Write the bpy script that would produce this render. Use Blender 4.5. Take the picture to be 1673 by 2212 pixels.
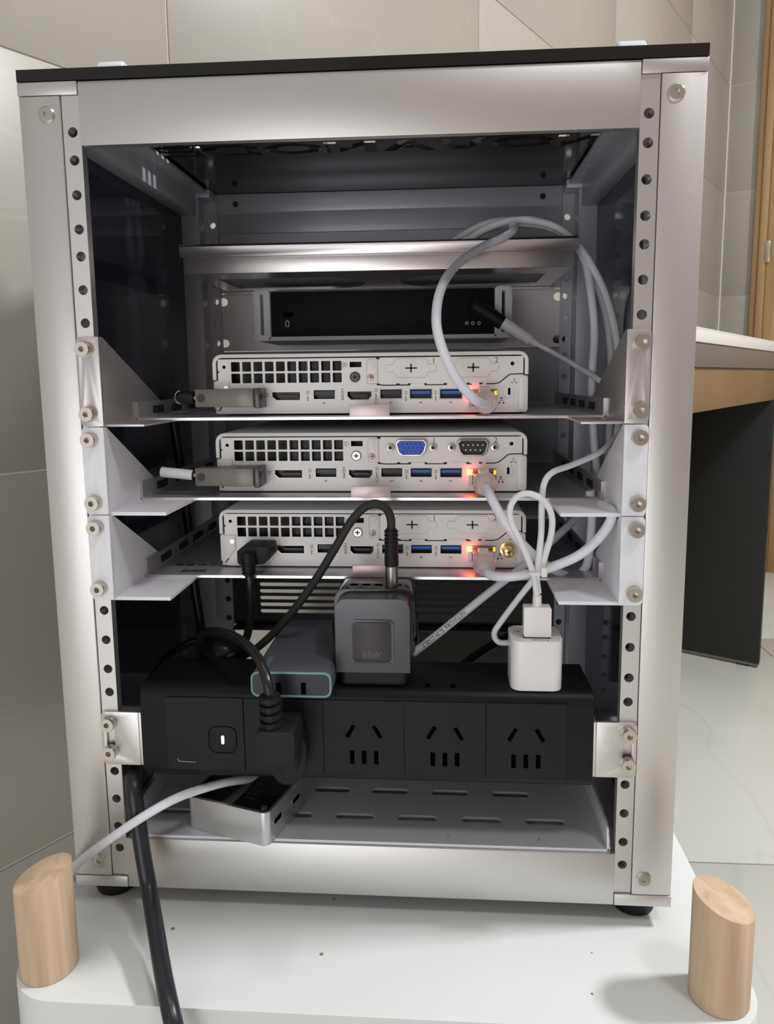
import bpy, bmesh, math, random
from mathutils import Vector, Matrix
from mathutils.geometry import tessellate_polygon

for o in list(bpy.data.objects): bpy.data.objects.remove(o)
SC = bpy.context.scene
COL = SC.collection
random.seed(7)

# ------------------------------------------------------------------ units: millimetres in code, metres in the scene; z = 0 at the top of rack unit 1
S = 0.001
ZO = 710.0                                   # floor lies 710 mm below that level

# ------------------------------------------------------------------ camera
F_PX, CX, CY = 1571.3744, 848.9172, 1030.854
CAM = Vector((40.5202, -353.5975, -110.7442))
PITCH, ROLL, YAW = -0.1354, 0.01, 0.0673
RM = Matrix.Rotation(YAW, 3, 'Z') @ Matrix.Rotation(PITCH, 3, 'X') @ Matrix.Rotation(ROLL, 3, 'Y')

def ray(x, y):
    return RM @ Vector(((x - CX) / F_PX, 1.0, -(y - CY) / F_PX))

def at(x, y, Y=None, Z=None, X=None):
    d = ray(x, y)
    if Y is not None: t = (Y - CAM.y) / d.y
    elif Z is not None: t = (Z - CAM.z) / d.z
    else: t = (X - CAM.x) / d.x
    return CAM + d * t

cam_d = bpy.data.cameras.new('camera')
cam = bpy.data.objects.new('camera', cam_d); COL.objects.link(cam)
cam_d.sensor_fit = 'AUTO'; cam_d.sensor_width = 36.0
cam_d.lens = F_PX / 2212 * 36
cam_d.shift_x = -(CX - 836.5) / 2212
cam_d.shift_y = (CY - 1106) / 2212
cam_d.clip_start = 0.01; cam_d.clip_end = 50
m = Matrix((RM.col[0], RM.col[2], -RM.col[1])).transposed().to_4x4()
m.translation = Vector((CAM.x * S, CAM.y * S, (CAM.z + ZO) * S))
cam.matrix_world = m
SC.camera = cam

# ------------------------------------------------------------------ world, lamps, exposure
wd = bpy.data.worlds.new('world'); SC.world = wd; wd.use_nodes = True
wd.node_tree.nodes['Background'].inputs[0].default_value = (1.0, 0.98, 0.965, 1)
wd.node_tree.nodes['Background'].inputs[1].default_value = 0.43

def area(name, loc, target, size, power, col, sy=None):
    l = bpy.data.lights.new(name, 'AREA'); l.energy = power; l.color = col
    l.size = size
    if sy: l.shape = 'RECTANGLE'; l.size_y = sy
    o = bpy.data.objects.new(name, l); COL.objects.link(o)
    p = Vector((loc[0] * S, loc[1] * S, (loc[2] + ZO) * S)); q = Vector((target[0] * S, target[1] * S, (target[2] + ZO) * S))
    o.location = p
    o.rotation_euler = (q - p).to_track_quat('-Z', 'Y').to_euler()
    return o
area('ceiling_lamp_overhead', (60, 105, 1780), (60, 105, 0), 0.14, 4, (0.92, 0.97, 1.0))
area('ceiling_lamp_right', (1500, 120, 1350), (0, 100, -100), 0.22, 32, (0.98, 0.99, 1.0))
area('ceiling_lamp_front', (650, -650, 1250), (0, 50, -200), 0.20, 5, (0.98, 0.98, 1.0))
area('interior_fill_behind_viewer', (-230, -1290, -310), (0, 100, -100), 0.76, 4.6, (0.96, 0.97, 1.0))  # fill lamp added out of view to lift the dark rack interior

SC.view_settings.view_transform = 'Standard'
SC.view_settings.look = 'None'
SC.view_settings.exposure = 0.12
SC.view_settings.gamma = 1.0
SC.view_settings.use_curve_mapping = False

# ------------------------------------------------------------------ materials
MATS = {}
def mat(name, col, rough=0.5, metal=0.0, spec=0.5, emit=None, estr=0.0, trans=0.0, ior=1.45, coat=0.0, grain=0.0, gscale=400.0, bump=0.0, bscale=900.0):
    if name in MATS: return MATS[name]
    m = bpy.data.materials.new(name); m.use_nodes = True
    nt = m.node_tree; b = nt.nodes['Principled BSDF']
    b.inputs['Base Color'].default_value = (*col, 1)
    b.inputs['Roughness'].default_value = rough
    b.inputs['Metallic'].default_value = metal
    b.inputs['Specular IOR Level'].default_value = spec
    b.inputs['IOR'].default_value = ior
    if trans: b.inputs['Transmission Weight'].default_value = trans
    if coat: b.inputs['Coat Weight'].default_value = coat; b.inputs['Coat Roughness'].default_value = 0.05
    if emit: b.inputs['Emission Color'].default_value = (*emit, 1); b.inputs['Emission Strength'].default_value = estr
    if grain or bump:
        tc = nt.nodes.new('ShaderNodeTexCoord')
        n = nt.nodes.new('ShaderNodeTexNoise'); n.inputs['Scale'].default_value = gscale; n.inputs['Detail'].default_value = 3
        nt.links.new(tc.outputs['Object'], n.inputs['Vector'])
        if grain:
            mx = nt.nodes.new('ShaderNodeMix'); mx.data_type = 'RGBA'
            mx.inputs['A'].default_value = (*[c * (1 - grain) for c in col], 1)
            mx.inputs['B'].default_value = (*[min(1, c * (1 + grain)) for c in col], 1)
            nt.links.new(n.outputs['Fac'], mx.inputs['Factor']); nt.links.new(mx.outputs['Result'], b.inputs['Base Color'])
        if bump:
            n2 = nt.nodes.new('ShaderNodeTexNoise'); n2.inputs['Scale'].default_value = bscale; n2.inputs['Detail'].default_value = 2
            nt.links.new(tc.outputs['Object'], n2.inputs['Vector'])
            bp = nt.nodes.new('ShaderNodeBump'); bp.inputs['Strength'].default_value = bump; bp.inputs['Distance'].default_value = 0.0003
            nt.links.new(n2.outputs['Fac'], bp.inputs['Height']); nt.links.new(bp.outputs['Normal'], b.inputs['Normal'])
    MATS[name] = m
    return m

def stone(name, base, dark, light, vein, scale=3.0, rough=0.35, vein_w=0.012, patch=0.5):
    m = bpy.data.materials.new(name); m.use_nodes = True
    nt = m.node_tree; b = nt.nodes['Principled BSDF']; L = nt.links
    tc = nt.nodes.new('ShaderNodeTexCoord'); oi = nt.nodes.new('ShaderNodeObjectInfo')
    sc = nt.nodes.new('ShaderNodeVectorMath'); sc.operation = 'SCALE'; sc.inputs['Scale'].default_value = 13.0
    cmb = nt.nodes.new('ShaderNodeCombineXYZ')
    for k in range(3): L.new(oi.outputs['Random'], cmb.inputs[k])
    L.new(cmb.outputs[0], sc.inputs[0])
    ad = nt.nodes.new('ShaderNodeVectorMath'); ad.operation = 'ADD'
    L.new(tc.outputs['Object'], ad.inputs[0]); L.new(sc.outputs[0], ad.inputs[1])
    n1 = nt.nodes.new('ShaderNodeTexNoise'); n1.inputs['Scale'].default_value = scale; n1.inputs['Detail'].default_value = 6; n1.inputs['Distortion'].default_value = 0.8
    L.new(ad.outputs[0], n1.inputs['Vector'])
    r1 = nt.nodes.new('ShaderNodeValToRGB'); e = r1.color_ramp.elements
    e[0].position = 0.3; e[0].color = (*dark, 1); e[1].position = 0.7; e[1].color = (*light, 1)
    x = r1.color_ramp.elements.new(0.5); x.color = (*base, 1)
    L.new(n1.outputs['Fac'], r1.inputs['Fac'])
    mp = nt.nodes.new('ShaderNodeMapping'); mp.inputs['Rotation'].default_value = (0.5, 0.7, 0.6); mp.inputs['Scale'].default_value = (1.0, 0.35, 1.0)
    L.new(ad.outputs[0], mp.inputs['Vector'])
    n2 = nt.nodes.new('ShaderNodeTexNoise'); n2.inputs['Scale'].default_value = scale * 0.9; n2.inputs['Detail'].default_value = 4; n2.inputs['Distortion'].default_value = 1.6
    L.new(mp.outputs[0], n2.inputs['Vector'])
    sb = nt.nodes.new('ShaderNodeMath'); sb.operation = 'SUBTRACT'; sb.inputs[1].default_value = 0.5; L.new(n2.outputs['Fac'], sb.inputs[0])
    ab = nt.nodes.new('ShaderNodeMath'); ab.operation = 'ABSOLUTE'; L.new(sb.outputs[0], ab.inputs[0])
    mr = nt.nodes.new('ShaderNodeMapRange'); mr.inputs['From Min'].default_value = 0; mr.inputs['From Max'].default_value = vein_w
    mr.inputs['To Min'].default_value = patch; mr.inputs['To Max'].default_value = 0
    L.new(ab.outputs[0], mr.inputs['Value'])
    mx = nt.nodes.new('ShaderNodeMix'); mx.data_type = 'RGBA'; mx.inputs['B'].default_value = (*vein, 1)
    L.new(mr.outputs[0], mx.inputs['Factor']); L.new(r1.outputs['Color'], mx.inputs['A']); L.new(mx.outputs['Result'], b.inputs['Base Color'])
    b.inputs['Roughness'].default_value = rough
    MATS[name] = m
    return m

def wood(name, c1, c2, scale=30.0, axis='Z', rough=0.6, stretch=0.06, contrast=(0.35, 0.7)):
    m = bpy.data.materials.new(name); m.use_nodes = True
    nt = m.node_tree; b = nt.nodes['Principled BSDF']; L = nt.links
    tc = nt.nodes.new('ShaderNodeTexCoord'); mp = nt.nodes.new('ShaderNodeMapping')
    s = {'X': (stretch, 1, 1), 'Y': (1, stretch, 1), 'Z': (1, 1, stretch)}[axis]
    mp.inputs['Scale'].default_value = s; L.new(tc.outputs['Object'], mp.inputs['Vector'])
    n = nt.nodes.new('ShaderNodeTexNoise'); n.inputs['Scale'].default_value = scale; n.inputs['Detail'].default_value = 5; n.inputs['Distortion'].default_value = 0.6
    L.new(mp.outputs[0], n.inputs['Vector'])
    r = nt.nodes.new('ShaderNodeValToRGB'); e = r.color_ramp.elements
    e[0].position = contrast[0]; e[0].color = (*c2, 1); e[1].position = contrast[1]; e[1].color = (*c1, 1)
    L.new(n.outputs['Fac'], r.inputs['Fac']); L.new(r.outputs['Color'], b.inputs['Base Color'])
    b.inputs['Roughness'].default_value = rough
    bp = nt.nodes.new('ShaderNodeBump'); bp.inputs['Strength'].default_value = 0.15; bp.inputs['Distance'].default_value = 0.0005
    L.new(n.outputs['Fac'], bp.inputs['Height']); L.new(bp.outputs['Normal'], b.inputs['Normal'])
    MATS[name] = m
    return m

ALU = mat('anodised_aluminium', (0.65, 0.635, 0.615), 0.40, 0.9, grain=0.05, gscale=2500, bump=0.10, bscale=5000)
SHEET = mat('sheet_metal', (0.66, 0.62, 0.61), 0.28, 0.9, grain=0.03, gscale=1500, bump=0.05, bscale=4000)
TRAYM = mat('tray_metal', (0.55, 0.55, 0.58), 0.36, 0.7, grain=0.04, gscale=1500)
PINKT = mat('tray_tab_metal', (0.66, 0.53, 0.53), 0.40, 0.6)
STEEL = mat('nickel_screw', (0.60, 0.56, 0.50), 0.28, 1.0, bump=0.05, bscale=3000)
DSTEEL = mat('dark_screw', (0.10, 0.09, 0.09), 0.4, 0.8)
CUPR = mat('copper_tinted_screw', (0.55, 0.40, 0.36), 0.4, 0.9)
SOCKET = mat('dark_socket', (0.03, 0.025, 0.02), 0.5)
LIDM = mat('black_acrylic', (0.012, 0.011, 0.010), 0.10, 0.0, 0.5)
SIDEM = mat('smoked_panel', (0.026, 0.030, 0.050), 0.09, 0.0, 0.5)
RUBBER = mat('black_rubber', (0.008, 0.008, 0.009), 0.5, 0, 0.3)
PLA = mat('white_printed_plastic', (0.86, 0.865, 0.91), 0.38, 0, 0.4)
PCW = mat('pc_painted_steel', (0.80, 0.785, 0.76), 0.45, 0.1, grain=0.02, gscale=3000)
PCIN = mat('pc_dark_interior', (0.012, 0.010, 0.009), 0.5)
PORTM = mat('port_shell_metal', (0.30, 0.285, 0.275), 0.3, 1.0)
PBLACK = mat('port_black_plastic', (0.015, 0.014, 0.014), 0.35)
PBLUE = mat('port_blue_plastic', (0.02, 0.12, 0.55), 0.4)
VBLUE = mat('vga_blue_plastic', (0.03, 0.10, 0.62), 0.4)
GOLD = mat('gold_connector', (0.85, 0.62, 0.28), 0.22, 1.0)
INK = mat('grey_print', (0.06, 0.055, 0.05), 0.6)
GROOVE = mat('shallow_groove', (0.30, 0.285, 0.27), 0.6)
SEAM = mat('panel_gap', (0.02, 0.018, 0.017), 0.7)
LED_A = mat('amber_led', (1, 0.45, 0.05), 0.4, emit=(1.0, 0.36, 0.01), estr=1.6)
LED_O = mat('orange_led_lit', (1, 0.35, 0.1), 0.4, emit=(1.0, 0.045, 0.004), estr=120.0)
LED_W = mat('white_led_lit', (0.8, 0.85, 1), 0.4, emit=(0.62, 0.68, 1.0), estr=9.0)
CLEAR = mat('clear_plug_plastic', (1.0, 0.93, 0.91), 0.16, trans=0.72, ior=1.25)
CABW = mat('white_cable_jacket', (0.79, 0.80, 0.87), 0.35, 0, 0.5)
CABW2 = mat('warm_white_usb_jacket', (0.80, 0.80, 0.84), 0.4)
CABK = mat('black_cable_jacket', (0.012, 0.012, 0.013), 0.28, 0, 0.5)
CABT = mat('thick_black_cord_jacket', (0.018, 0.019, 0.024), 0.33, 0, 0.5)
BRAID = mat('black_braid', (0.02, 0.02, 0.02), 0.55, bump=0.8, bscale=2200)
STRIPM = mat('strip_matte_black', (0.008, 0.008, 0.009), 0.42, 0, 0.25, bump=0.08, bscale=3500)
STRIPF = mat('strip_face_black', (0.011, 0.011, 0.012), 0.5, 0, 0.25, bump=0.06, bscale=3500)
HOLE = mat('outlet_hole_black', (0.0015, 0.0015, 0.0015), 0.9, 0, 0.0)
GUNM = mat('gunmetal_shell', (0.075, 0.073, 0.080), 0.30, 0.55)
GLOSSK = mat('gloss_black_plastic', (0.008, 0.008, 0.009), 0.10, 0, 0.6)
DOCKT = mat('dark_grey_soft_shell', (0.135, 0.145, 0.165), 0.38, 0.3)
DOCKF = mat('navy_end_face', (0.012, 0.014, 0.028), 0.35)
TEAL = mat('teal_edge_trim', (0.16, 0.33, 0.34), 0.35)
TEALT = mat('cyan_print', (0.20, 0.55, 0.75), 0.5)
WPLUG = mat('white_gloss_plastic', (0.83, 0.81, 0.79), 0.25, 0, 0.5)
USBM = mat('usb_shell_metal', (0.50, 0.46, 0.42), 0.3, 1.0)
ADPT = mat('warm_grey_adapter_metal', (0.19, 0.175, 0.155), 0.4, 0.5)
HUBA = mat('hub_silver_aluminium', (0.60, 0.61, 0.62), 0.34, 0.85)
HUBG = mat('hub_smoked_window', (0.012, 0.012, 0.010), 0.06, 0, 0.6)
GREYP = mat('grey_printed_plastic', (0.60, 0.61, 0.64), 0.4)
SWK = mat('switch_matte_black', (0.006, 0.006, 0.006), 0.55, 0, 0.2)
SHW = mat('white_coated_shelf', (0.66, 0.67, 0.71), 0.36, 0.25)
VENTM = mat('dark_vent_panel', (0.055, 0.055, 0.058), 0.45, 0.4)
GREYR = mat('rear_grey_metal', (0.58, 0.58, 0.64), 0.40, 0.3)
BRKM = mat('satin_bracket_metal', (0.60, 0.575, 0.57), 0.40, 0.75)
PANELM = mat('brushed_panel_metal', (0.78, 0.73, 0.715), 0.42, 0.35)
HANDM = mat('pale_blue_grey_grip', (0.62, 0.68, 0.72), 0.4)
DESKW = mat('white_laminate', (0.80, 0.79, 0.75), 0.45)
DESKG = mat('brown_grey_steel_rail', (0.20, 0.175, 0.15), 0.5, 0.2)
BLKP = mat('black_board', (0.014, 0.014, 0.012), 0.55)
GROUT = mat('pale_grout', (0.80, 0.77, 0.68), 0.8)
FGROUT = mat('floor_grout', (0.62, 0.62, 0.57), 0.8)
TILE = stone('grey_beige_stone_tile', (0.385, 0.36, 0.315), (0.36, 0.338, 0.296), (0.41, 0.385, 0.34), (0.49, 0.46, 0.41), 2.0, 0.34, 0.004, 0.25)
FLOORM = stone('white_marble_floor', (0.70, 0.71, 0.66), (0.63, 0.645, 0.60), (0.74, 0.75, 0.70), (0.55, 0.57, 0.54), 1.6, 0.16, 0.010, 0.35)
def speckled(name, base, spot, rough):
    m = bpy.data.materials.new(name); m.use_nodes = True
    nt = m.node_tree; b = nt.nodes['Principled BSDF']; L = nt.links
    tc = nt.nodes.new('ShaderNodeTexCoord')
    def spots(scale, lim, keep, seed):
        mp = nt.nodes.new('ShaderNodeMapping'); mp.inputs['Location'].default_value = (seed, seed * 2, 0); L.new(tc.outputs['Object'], mp.inputs['Vector'])
        v = nt.nodes.new('ShaderNodeTexVoronoi'); v.inputs['Scale'].default_value = scale; L.new(mp.outputs[0], v.inputs['Vector'])
        lt = nt.nodes.new('ShaderNodeMath'); lt.operation = 'LESS_THAN'; lt.inputs[1].default_value = lim; L.new(v.outputs['Distance'], lt.inputs[0])
        sp = nt.nodes.new('ShaderNodeSeparateColor'); L.new(v.outputs['Color'], sp.inputs[0])
        g2 = nt.nodes.new('ShaderNodeMath'); g2.operation = 'LESS_THAN'; g2.inputs[1].default_value = keep; L.new(sp.outputs[0], g2.inputs[0])
        ml = nt.nodes.new('ShaderNodeMath'); ml.operation = 'MULTIPLY'; L.new(lt.outputs[0], ml.inputs[0]); L.new(g2.outputs[0], ml.inputs[1]); return ml
    a, c = spots(70, 0.085, 0.45, 0.3), spots(28, 0.05, 0.4, 1.7)
    mxm = nt.nodes.new('ShaderNodeMath'); mxm.operation = 'MAXIMUM'; L.new(a.outputs[0], mxm.inputs[0]); L.new(c.outputs[0], mxm.inputs[1])
    n = nt.nodes.new('ShaderNodeTexNoise'); n.inputs['Scale'].default_value = 9; n.inputs['Detail'].default_value = 4; L.new(tc.outputs['Object'], n.inputs['Vector'])
    r = nt.nodes.new('ShaderNodeValToRGB'); e = r.color_ramp.elements; e[0].position = 0.3; e[0].color = (*[q * 0.95 for q in base], 1); e[1].position = 0.65; e[1].color = (*base, 1); L.new(n.outputs['Fac'], r.inputs['Fac'])
    mx = nt.nodes.new('ShaderNodeMix'); mx.data_type = 'RGBA'; mx.inputs['B'].default_value = (*spot, 1)
    L.new(mxm.outputs[0], mx.inputs['Factor']); L.new(r.outputs['Color'], mx.inputs['A']); L.new(mx.outputs['Result'], b.inputs['Base Color'])
    b.inputs['Roughness'].default_value = rough; MATS[name] = m; return m
TABM = speckled('white_table_board', (0.76, 0.785, 0.775), (0.22, 0.21, 0.18), 0.36)
PEGW = wood('pale_turned_wood', (0.65, 0.48, 0.33), (0.52, 0.36, 0.23), 110, 'Z', 0.65, 0.06, (0.38, 0.62))
OAK = wood('golden_oak', (0.56, 0.37, 0.18), (0.35, 0.21, 0.09), 26, 'Z', 0.5, 0.035)
DRWW = wood('brown_desk_board', (0.26, 0.155, 0.075), (0.22, 0.13, 0.06), 8, 'X', 0.5, 0.1)

# ------------------------------------------------------------------ mesh building
class G:
    def __init__(s): s.v = []; s.f = []
    def add(s, vs, fs):
        k = len(s.v); s.v += [Vector(p) for p in vs]; s.f += [[i + k for i in f] for f in fs]; return s
    def box(s, x0, x1, y0, y1, z0, z1):
        return s.add([(x0, y0, z0), (x1, y0, z0), (x1, y1, z0), (x0, y1, z0), (x0, y0, z1), (x1, y0, z1), (x1, y1, z1), (x0, y1, z1)],
                     [(0, 3, 2, 1), (4, 5, 6, 7), (0, 1, 5, 4), (1, 2, 6, 5), (2, 3, 7, 6), (3, 0, 4, 7)])
    def obox(s, o, u, v, w):
        o, u, v, w = map(Vector, (o, u, v, w))
        return s.add([o, o + u, o + u + v, o + v, o + w, o + u + w, o + u + v + w, o + v + w],
                     [(0, 3, 2, 1), (4, 5, 6, 7), (0, 1, 5, 4), (1, 2, 6, 5), (2, 3, 7, 6), (3, 0, 4, 7)])
    def prism(s, loops, plane, a, b):
        """loops: outer outline then holes, 2D; extruded from a to b along the third axis"""
        def P(p, c):
            return {'xz': (p[0], c, p[1]), 'xy': (p[0], p[1], c), 'yz': (c, p[0], p[1])}[plane]
        flat = [p for l in loops for p in l]
        tris = tessellate_polygon([[Vector((p[0], p[1], 0)) for p in l] for l in loops])
        n = len(flat); vs = [P(p, a) for p in flat] + [P(p, b) for p in flat]
        fs = [tuple(t) for t in tris] + [tuple(i + n for i in reversed(t)) for t in tris]
        k = 0
        for l in loops:
            c = len(l)
            for i in range(c):
                j = (i + 1) % c
                fs.append((k + i, k + j, k + j + n, k + i + n))
            k += c
        return s.add(vs, fs)
    def cyl(s, c, axis, r, h, n=20, r2=None):
        """from centre c along axis (vector) for h"""
        return s.sweep([Vector(c), Vector(c) + Vector(axis).normalized() * h], [r, r if r2 is None else r2], n)
    def sweep(s, pts, r, n=12, caps=True, squash=None):
        pts = [Vector(p) for p in pts]
        if not hasattr(r, '__len__'): r = [r] * len(pts)
        T = []
        for i in range(len(pts)):
            a = pts[max(i - 1, 0)]; b = pts[min(i + 1, len(pts) - 1)]
            t = b - a
            T.append(t.normalized() if t.length > 1e-9 else (T[-1] if T else Vector((0, 0, 1))))
        up = Vector((0, 0, 1)) if abs(T[0].z) < 0.9 else Vector((1, 0, 0))
        nrm = (up - T[0] * up.dot(T[0])).normalized()
        vs = []; fs = []
        for i, p in enumerate(pts):
            nrm = (nrm - T[i] * nrm.dot(T[i])).normalized(); bi = T[i].cross(nrm)
            for k in range(n):
                a = 2 * math.pi * (k + 0.5) / n
                vs.append(p + (nrm * math.cos(a) + bi * math.sin(a) * (squash or 1)) * r[i])
        for i in range(len(pts) - 1):
            for k in range(n):
                k2 = (k + 1) % n
                fs.append((i * n + k, i * n + k2, (i + 1) * n + k2, (i + 1) * n + k))
        if caps:
            fs.append(tuple(range(n - 1, -1, -1))); fs.append(tuple((len(pts) - 1) * n + k for k in range(n)))
        return s.add(vs, fs)
    def lathe(s, c, axis, prof, n=24):
        """prof: list of (radius, height) along axis"""
        ax = Vector(axis).normalized(); up = Vector((0, 0, 1)) if abs(ax.z) < 0.9 else Vector((1, 0, 0))
        u = (up - ax * up.dot(ax)).normalized(); w = ax.cross(u); vs = []; fs = []
        for r, h in prof:
            for k in range(n):
                a = 2 * math.pi * k / n
                vs.append(Vector(c) + ax * h + (u * math.cos(a) + w * math.sin(a)) * r)
        for i in range(len(prof) - 1):
            for k in range(n):
                k2 = (k + 1) % n
                fs.append((i * n + k, i * n + k2, (i + 1) * n + k2, (i + 1) * n + k))
        fs.append(tuple(range(n - 1, -1, -1))); fs.append(tuple((len(prof) - 1) * n + k for k in range(n)))
        return s.add(vs, fs)
    def xf(s, M):
        s.v = [M @ p for p in s.v]; return s

def spline(pts, step=2.0):
    """Catmull-Rom through 3D points"""
    pts = [Vector(p) for p in pts]; P = [pts[0] * 2 - pts[1]] + pts + [pts[-1] * 2 - pts[-2]]; out = []
    for i in range(1, len(P) - 2):
        p0, p1, p2, p3 = P[i - 1:i + 3]
        n = max(3, int((p2 - p1).length / step))
        for k in range(n):
            t = k / n
            out.append(0.5 * ((2 * p1) + (p2 - p0) * t + (2 * p0 - 5 * p1 + 4 * p2 - p3) * t * t + (3 * p1 - p0 - 3 * p2 + p3) * t ** 3))
    out.append(pts[-1]); return out

def rect(x0, x1, z0, z1): return [(x0, z0), (x1, z0), (x1, z1), (x0, z1)]
def rrect(x0, x1, z0, z1, r, n=6, corners=(1, 1, 1, 1)):
    """corners: lower-left, lower-right, upper-right, upper-left"""
    out = []
    for (cx, cz, a0, on, px, pz) in ((x0 + r, z0 + r, 180, corners[0], x0, z0), (x1 - r, z0 + r, 270, corners[1], x1, z0), (x1 - r, z1 - r, 0, corners[2], x1, z1), (x0 + r, z1 - r, 90, corners[3], x0, z1)):
        if not on: out.append((px, pz)); continue
        for k in range(n + 1):
            a = math.radians(a0 + 90 * k / n); out.append((cx + r * math.cos(a), cz + r * math.sin(a)))
    return out
def circ(x, z, r, n=20, a0=0): return [(x + r * math.cos(2 * math.pi * k / n + a0), z + r * math.sin(2 * math.pi * k / n + a0)) for k in range(n)]

def to_world(p): return Vector((p[0] * S, p[1] * S, (p[2] + ZO) * S))

def mesh(name, g, material, origin, bevel=0.0, seg=2, smooth=38, angle=30):
    me = bpy.data.meshes.new(name)
    o = Vector(origin)
    me.from_pydata([(p - o) * S for p in g.v], [], g.f)
    bm = bmesh.new(); bm.from_mesh(me)
    bmesh.ops.recalc_face_normals(bm, faces=bm.faces)
    if bevel:
        bmesh.ops.remove_doubles(bm, verts=bm.verts, dist=1e-7)
        es = [e for e in bm.edges if len(e.link_faces) == 2 and e.calc_face_angle(0) > math.radians(angle)]
        bmesh.ops.bevel(bm, geom=es, offset=bevel * S, segments=seg, profile=0.5, affect='EDGES', clamp_overlap=True)
    bm.to_mesh(me); bm.free()
    if smooth:
        me.shade_smooth(); me.set_sharp_from_angle(angle=math.radians(smooth))
    if material: me.materials.append(material)
    return me

def tag(o, label=None, cat=None, group=None, kind=None):
    if label: o['label'] = label
    if cat: o['category'] = cat
    if group: o['group'] = group
    if kind: o['kind'] = kind
    return o

class Thing:
    """an Empty at the thing's base that parents its parts; geometry is given in scene millimetres"""
    def __init__(s, name, base, label=None, cat=None, group=None, kind=None):
        s.o = bpy.data.objects.new(name, None); COL.objects.link(s.o); s.base = Vector(base)
        s.o.location = to_world(base); s.o.empty_display_size = 0.01; tag(s.o, label, cat, group, kind)
    def part(s, name, g, material, parent=None, label=None, bevel=0.0, seg=2, smooth=38, angle=30, kind=None):
        ob = bpy.data.objects.new(name, mesh(name, g, material, s.base, bevel, seg, smooth, angle)); COL.objects.link(ob)
        ob.parent = parent or s.o
        if label: ob['label'] = label
        if kind: ob['kind'] = kind
        return ob
    def inst(s, name, me, loc, parent=None, rot=None, label=None):
        ob = bpy.data.objects.new(name, me); COL.objects.link(ob); ob.parent = parent or s.o
        ob.location = (Vector(loc) - s.base) * S
        if rot: ob.rotation_euler = rot
        if label: ob['label'] = label
        return ob

def single(name, g, material, base, label, cat, group=None, bevel=0.0, seg=2, smooth=38, kind=None):
    ob = bpy.data.objects.new(name, mesh(name, g, material, base, bevel, seg, smooth)); COL.objects.link(ob)
    ob.location = to_world(base); return tag(ob, label, cat, group, kind)

def text_g(txt, size, origin, right, up, extr=0.06, align='CENTER', wrap=None):
    """flat lettering as geometry: origin is the centre (or start) of the text, right/up its directions"""
    c = bpy.data.curves.new('txt', 'FONT'); c.body = txt; c.size = size; c.align_x = align; c.align_y = 'CENTER'; c.resolution_u = 2
    ob = bpy.data.objects.new('txt', c); COL.objects.link(ob)
    me = bpy.data.meshes.new_from_object(ob)
    right = Vector(right).normalized(); up = Vector(up).normalized(); n = right.cross(up)
    vs = [v.co.copy() for v in me.vertices]; fs = [tuple(p.vertices) for p in me.polygons]
    bpy.data.objects.remove(ob); bpy.data.curves.remove(c); bpy.data.meshes.remove(me)
    g = G(); out = []
    for v in vs:
        lift = extr if wrap is None else math.sqrt(max(wrap * wrap - v.y * v.y, 0)) + extr
        out.append(Vector(origin) + right * v.x + up * v.y + n * lift)
    g.add(out, fs); return g

# ------------------------------------------------------------------ setting: floor, two tiled walls, door frame
FZ = -710.0
W0 = Vector((-277.0, 157.0, 0)); WC = Vector((881.0, 1961.0, 0))
WD = (WC - W0).normalized(); WN = Vector((WD.y, -WD.x, 0))          # along the left wall, and into the room
RD = WN.copy(); RN = Vector((-WD.x, -WD.y, 0))                       # along the right wall from the corner, and into the room
WLEN = (WC - W0).length

fl = Thing('floor', (0, 600, FZ), kind='structure')
fl.part('slab', G().box(-3000, 3500, -2500, 2600, FZ - 60, FZ - 2.0), FGROUT)
ft = mesh('tile', G().box(-399, 399, -399, 399, -2.0, 0), FLOORM, (0, 0, 0), bevel=1.0)
for i in range(-4, 5):
    for j in range(-3, 3):
        fl.inst('tile', ft, (350 + 800 * i, 900 + 800 * j, FZ))

def tiled_wall(name, o, d, n, s0, s1, first, step, rows, thick=10):
    t = Thing(name, (o.x, o.y, FZ), kind='structure')
    a = o + d * s0; L = s1 - s0
    t.part('backing', G().obox(a - n * 60 + Vector((0, 0, FZ)), d * L, n * 58.6, Vector((0, 0, 2200))), GROUT)
    k = math.floor((s0 - first) / step)
    s = first + k * step
    while s < s1:
        x0, x1 = max(s, s0), min(s + step, s1)
        if x1 - x0 > 20:
            for z in rows:
                z0 = max(z, FZ + 1)
                g = G().obox(o + d * (x0 + 0.9) - n * 10 + Vector((0, 0, z0 + 0.9)), d * (x1 - x0 - 1.8), n * 10, Vector((0, 0, z + 300 - z0 - 1.8)))
                t.part('tile', g, TILE, bevel=0.5)
        s += step
    return t
ROWS = [122 + 300 * k for k in range(-3, 5)]
tiled_wall('wall_left', W0, WD, WN, -700, WLEN, 161, 524, ROWS)
tiled_wall('wall_right', WC, RD, RN, 2, 86, 86 - 524, 524, ROWS)
tiled_wall('wall_right', WC, RD, RN, 900, 1900, 900, 524, ROWS)

single('ceiling', G().box(-1500, 2700, -1400, 2700, 1800, 1840), DESKW, (600, 600, 1800), None, None, kind='structure')  # out of view, added to cut the world light from above
# unseen wall added behind the viewer, mauve for the metal's reflections; open on its left
wb = Thing('reflection_wall_back', (900, -1330, FZ), kind='structure')
wb.part('painted_face', G().box(-150, 2600, -1380, -1330, FZ, 1799), mat('mauve_reflection_tint', (0.36, 0.30, 0.29), 0.6, grain=0.03, gscale=3), bevel=2)
wb.part('skirting', G().box(-150, 2600, -1330, -1318, FZ, FZ + 90), DESKW, bevel=2)

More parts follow.
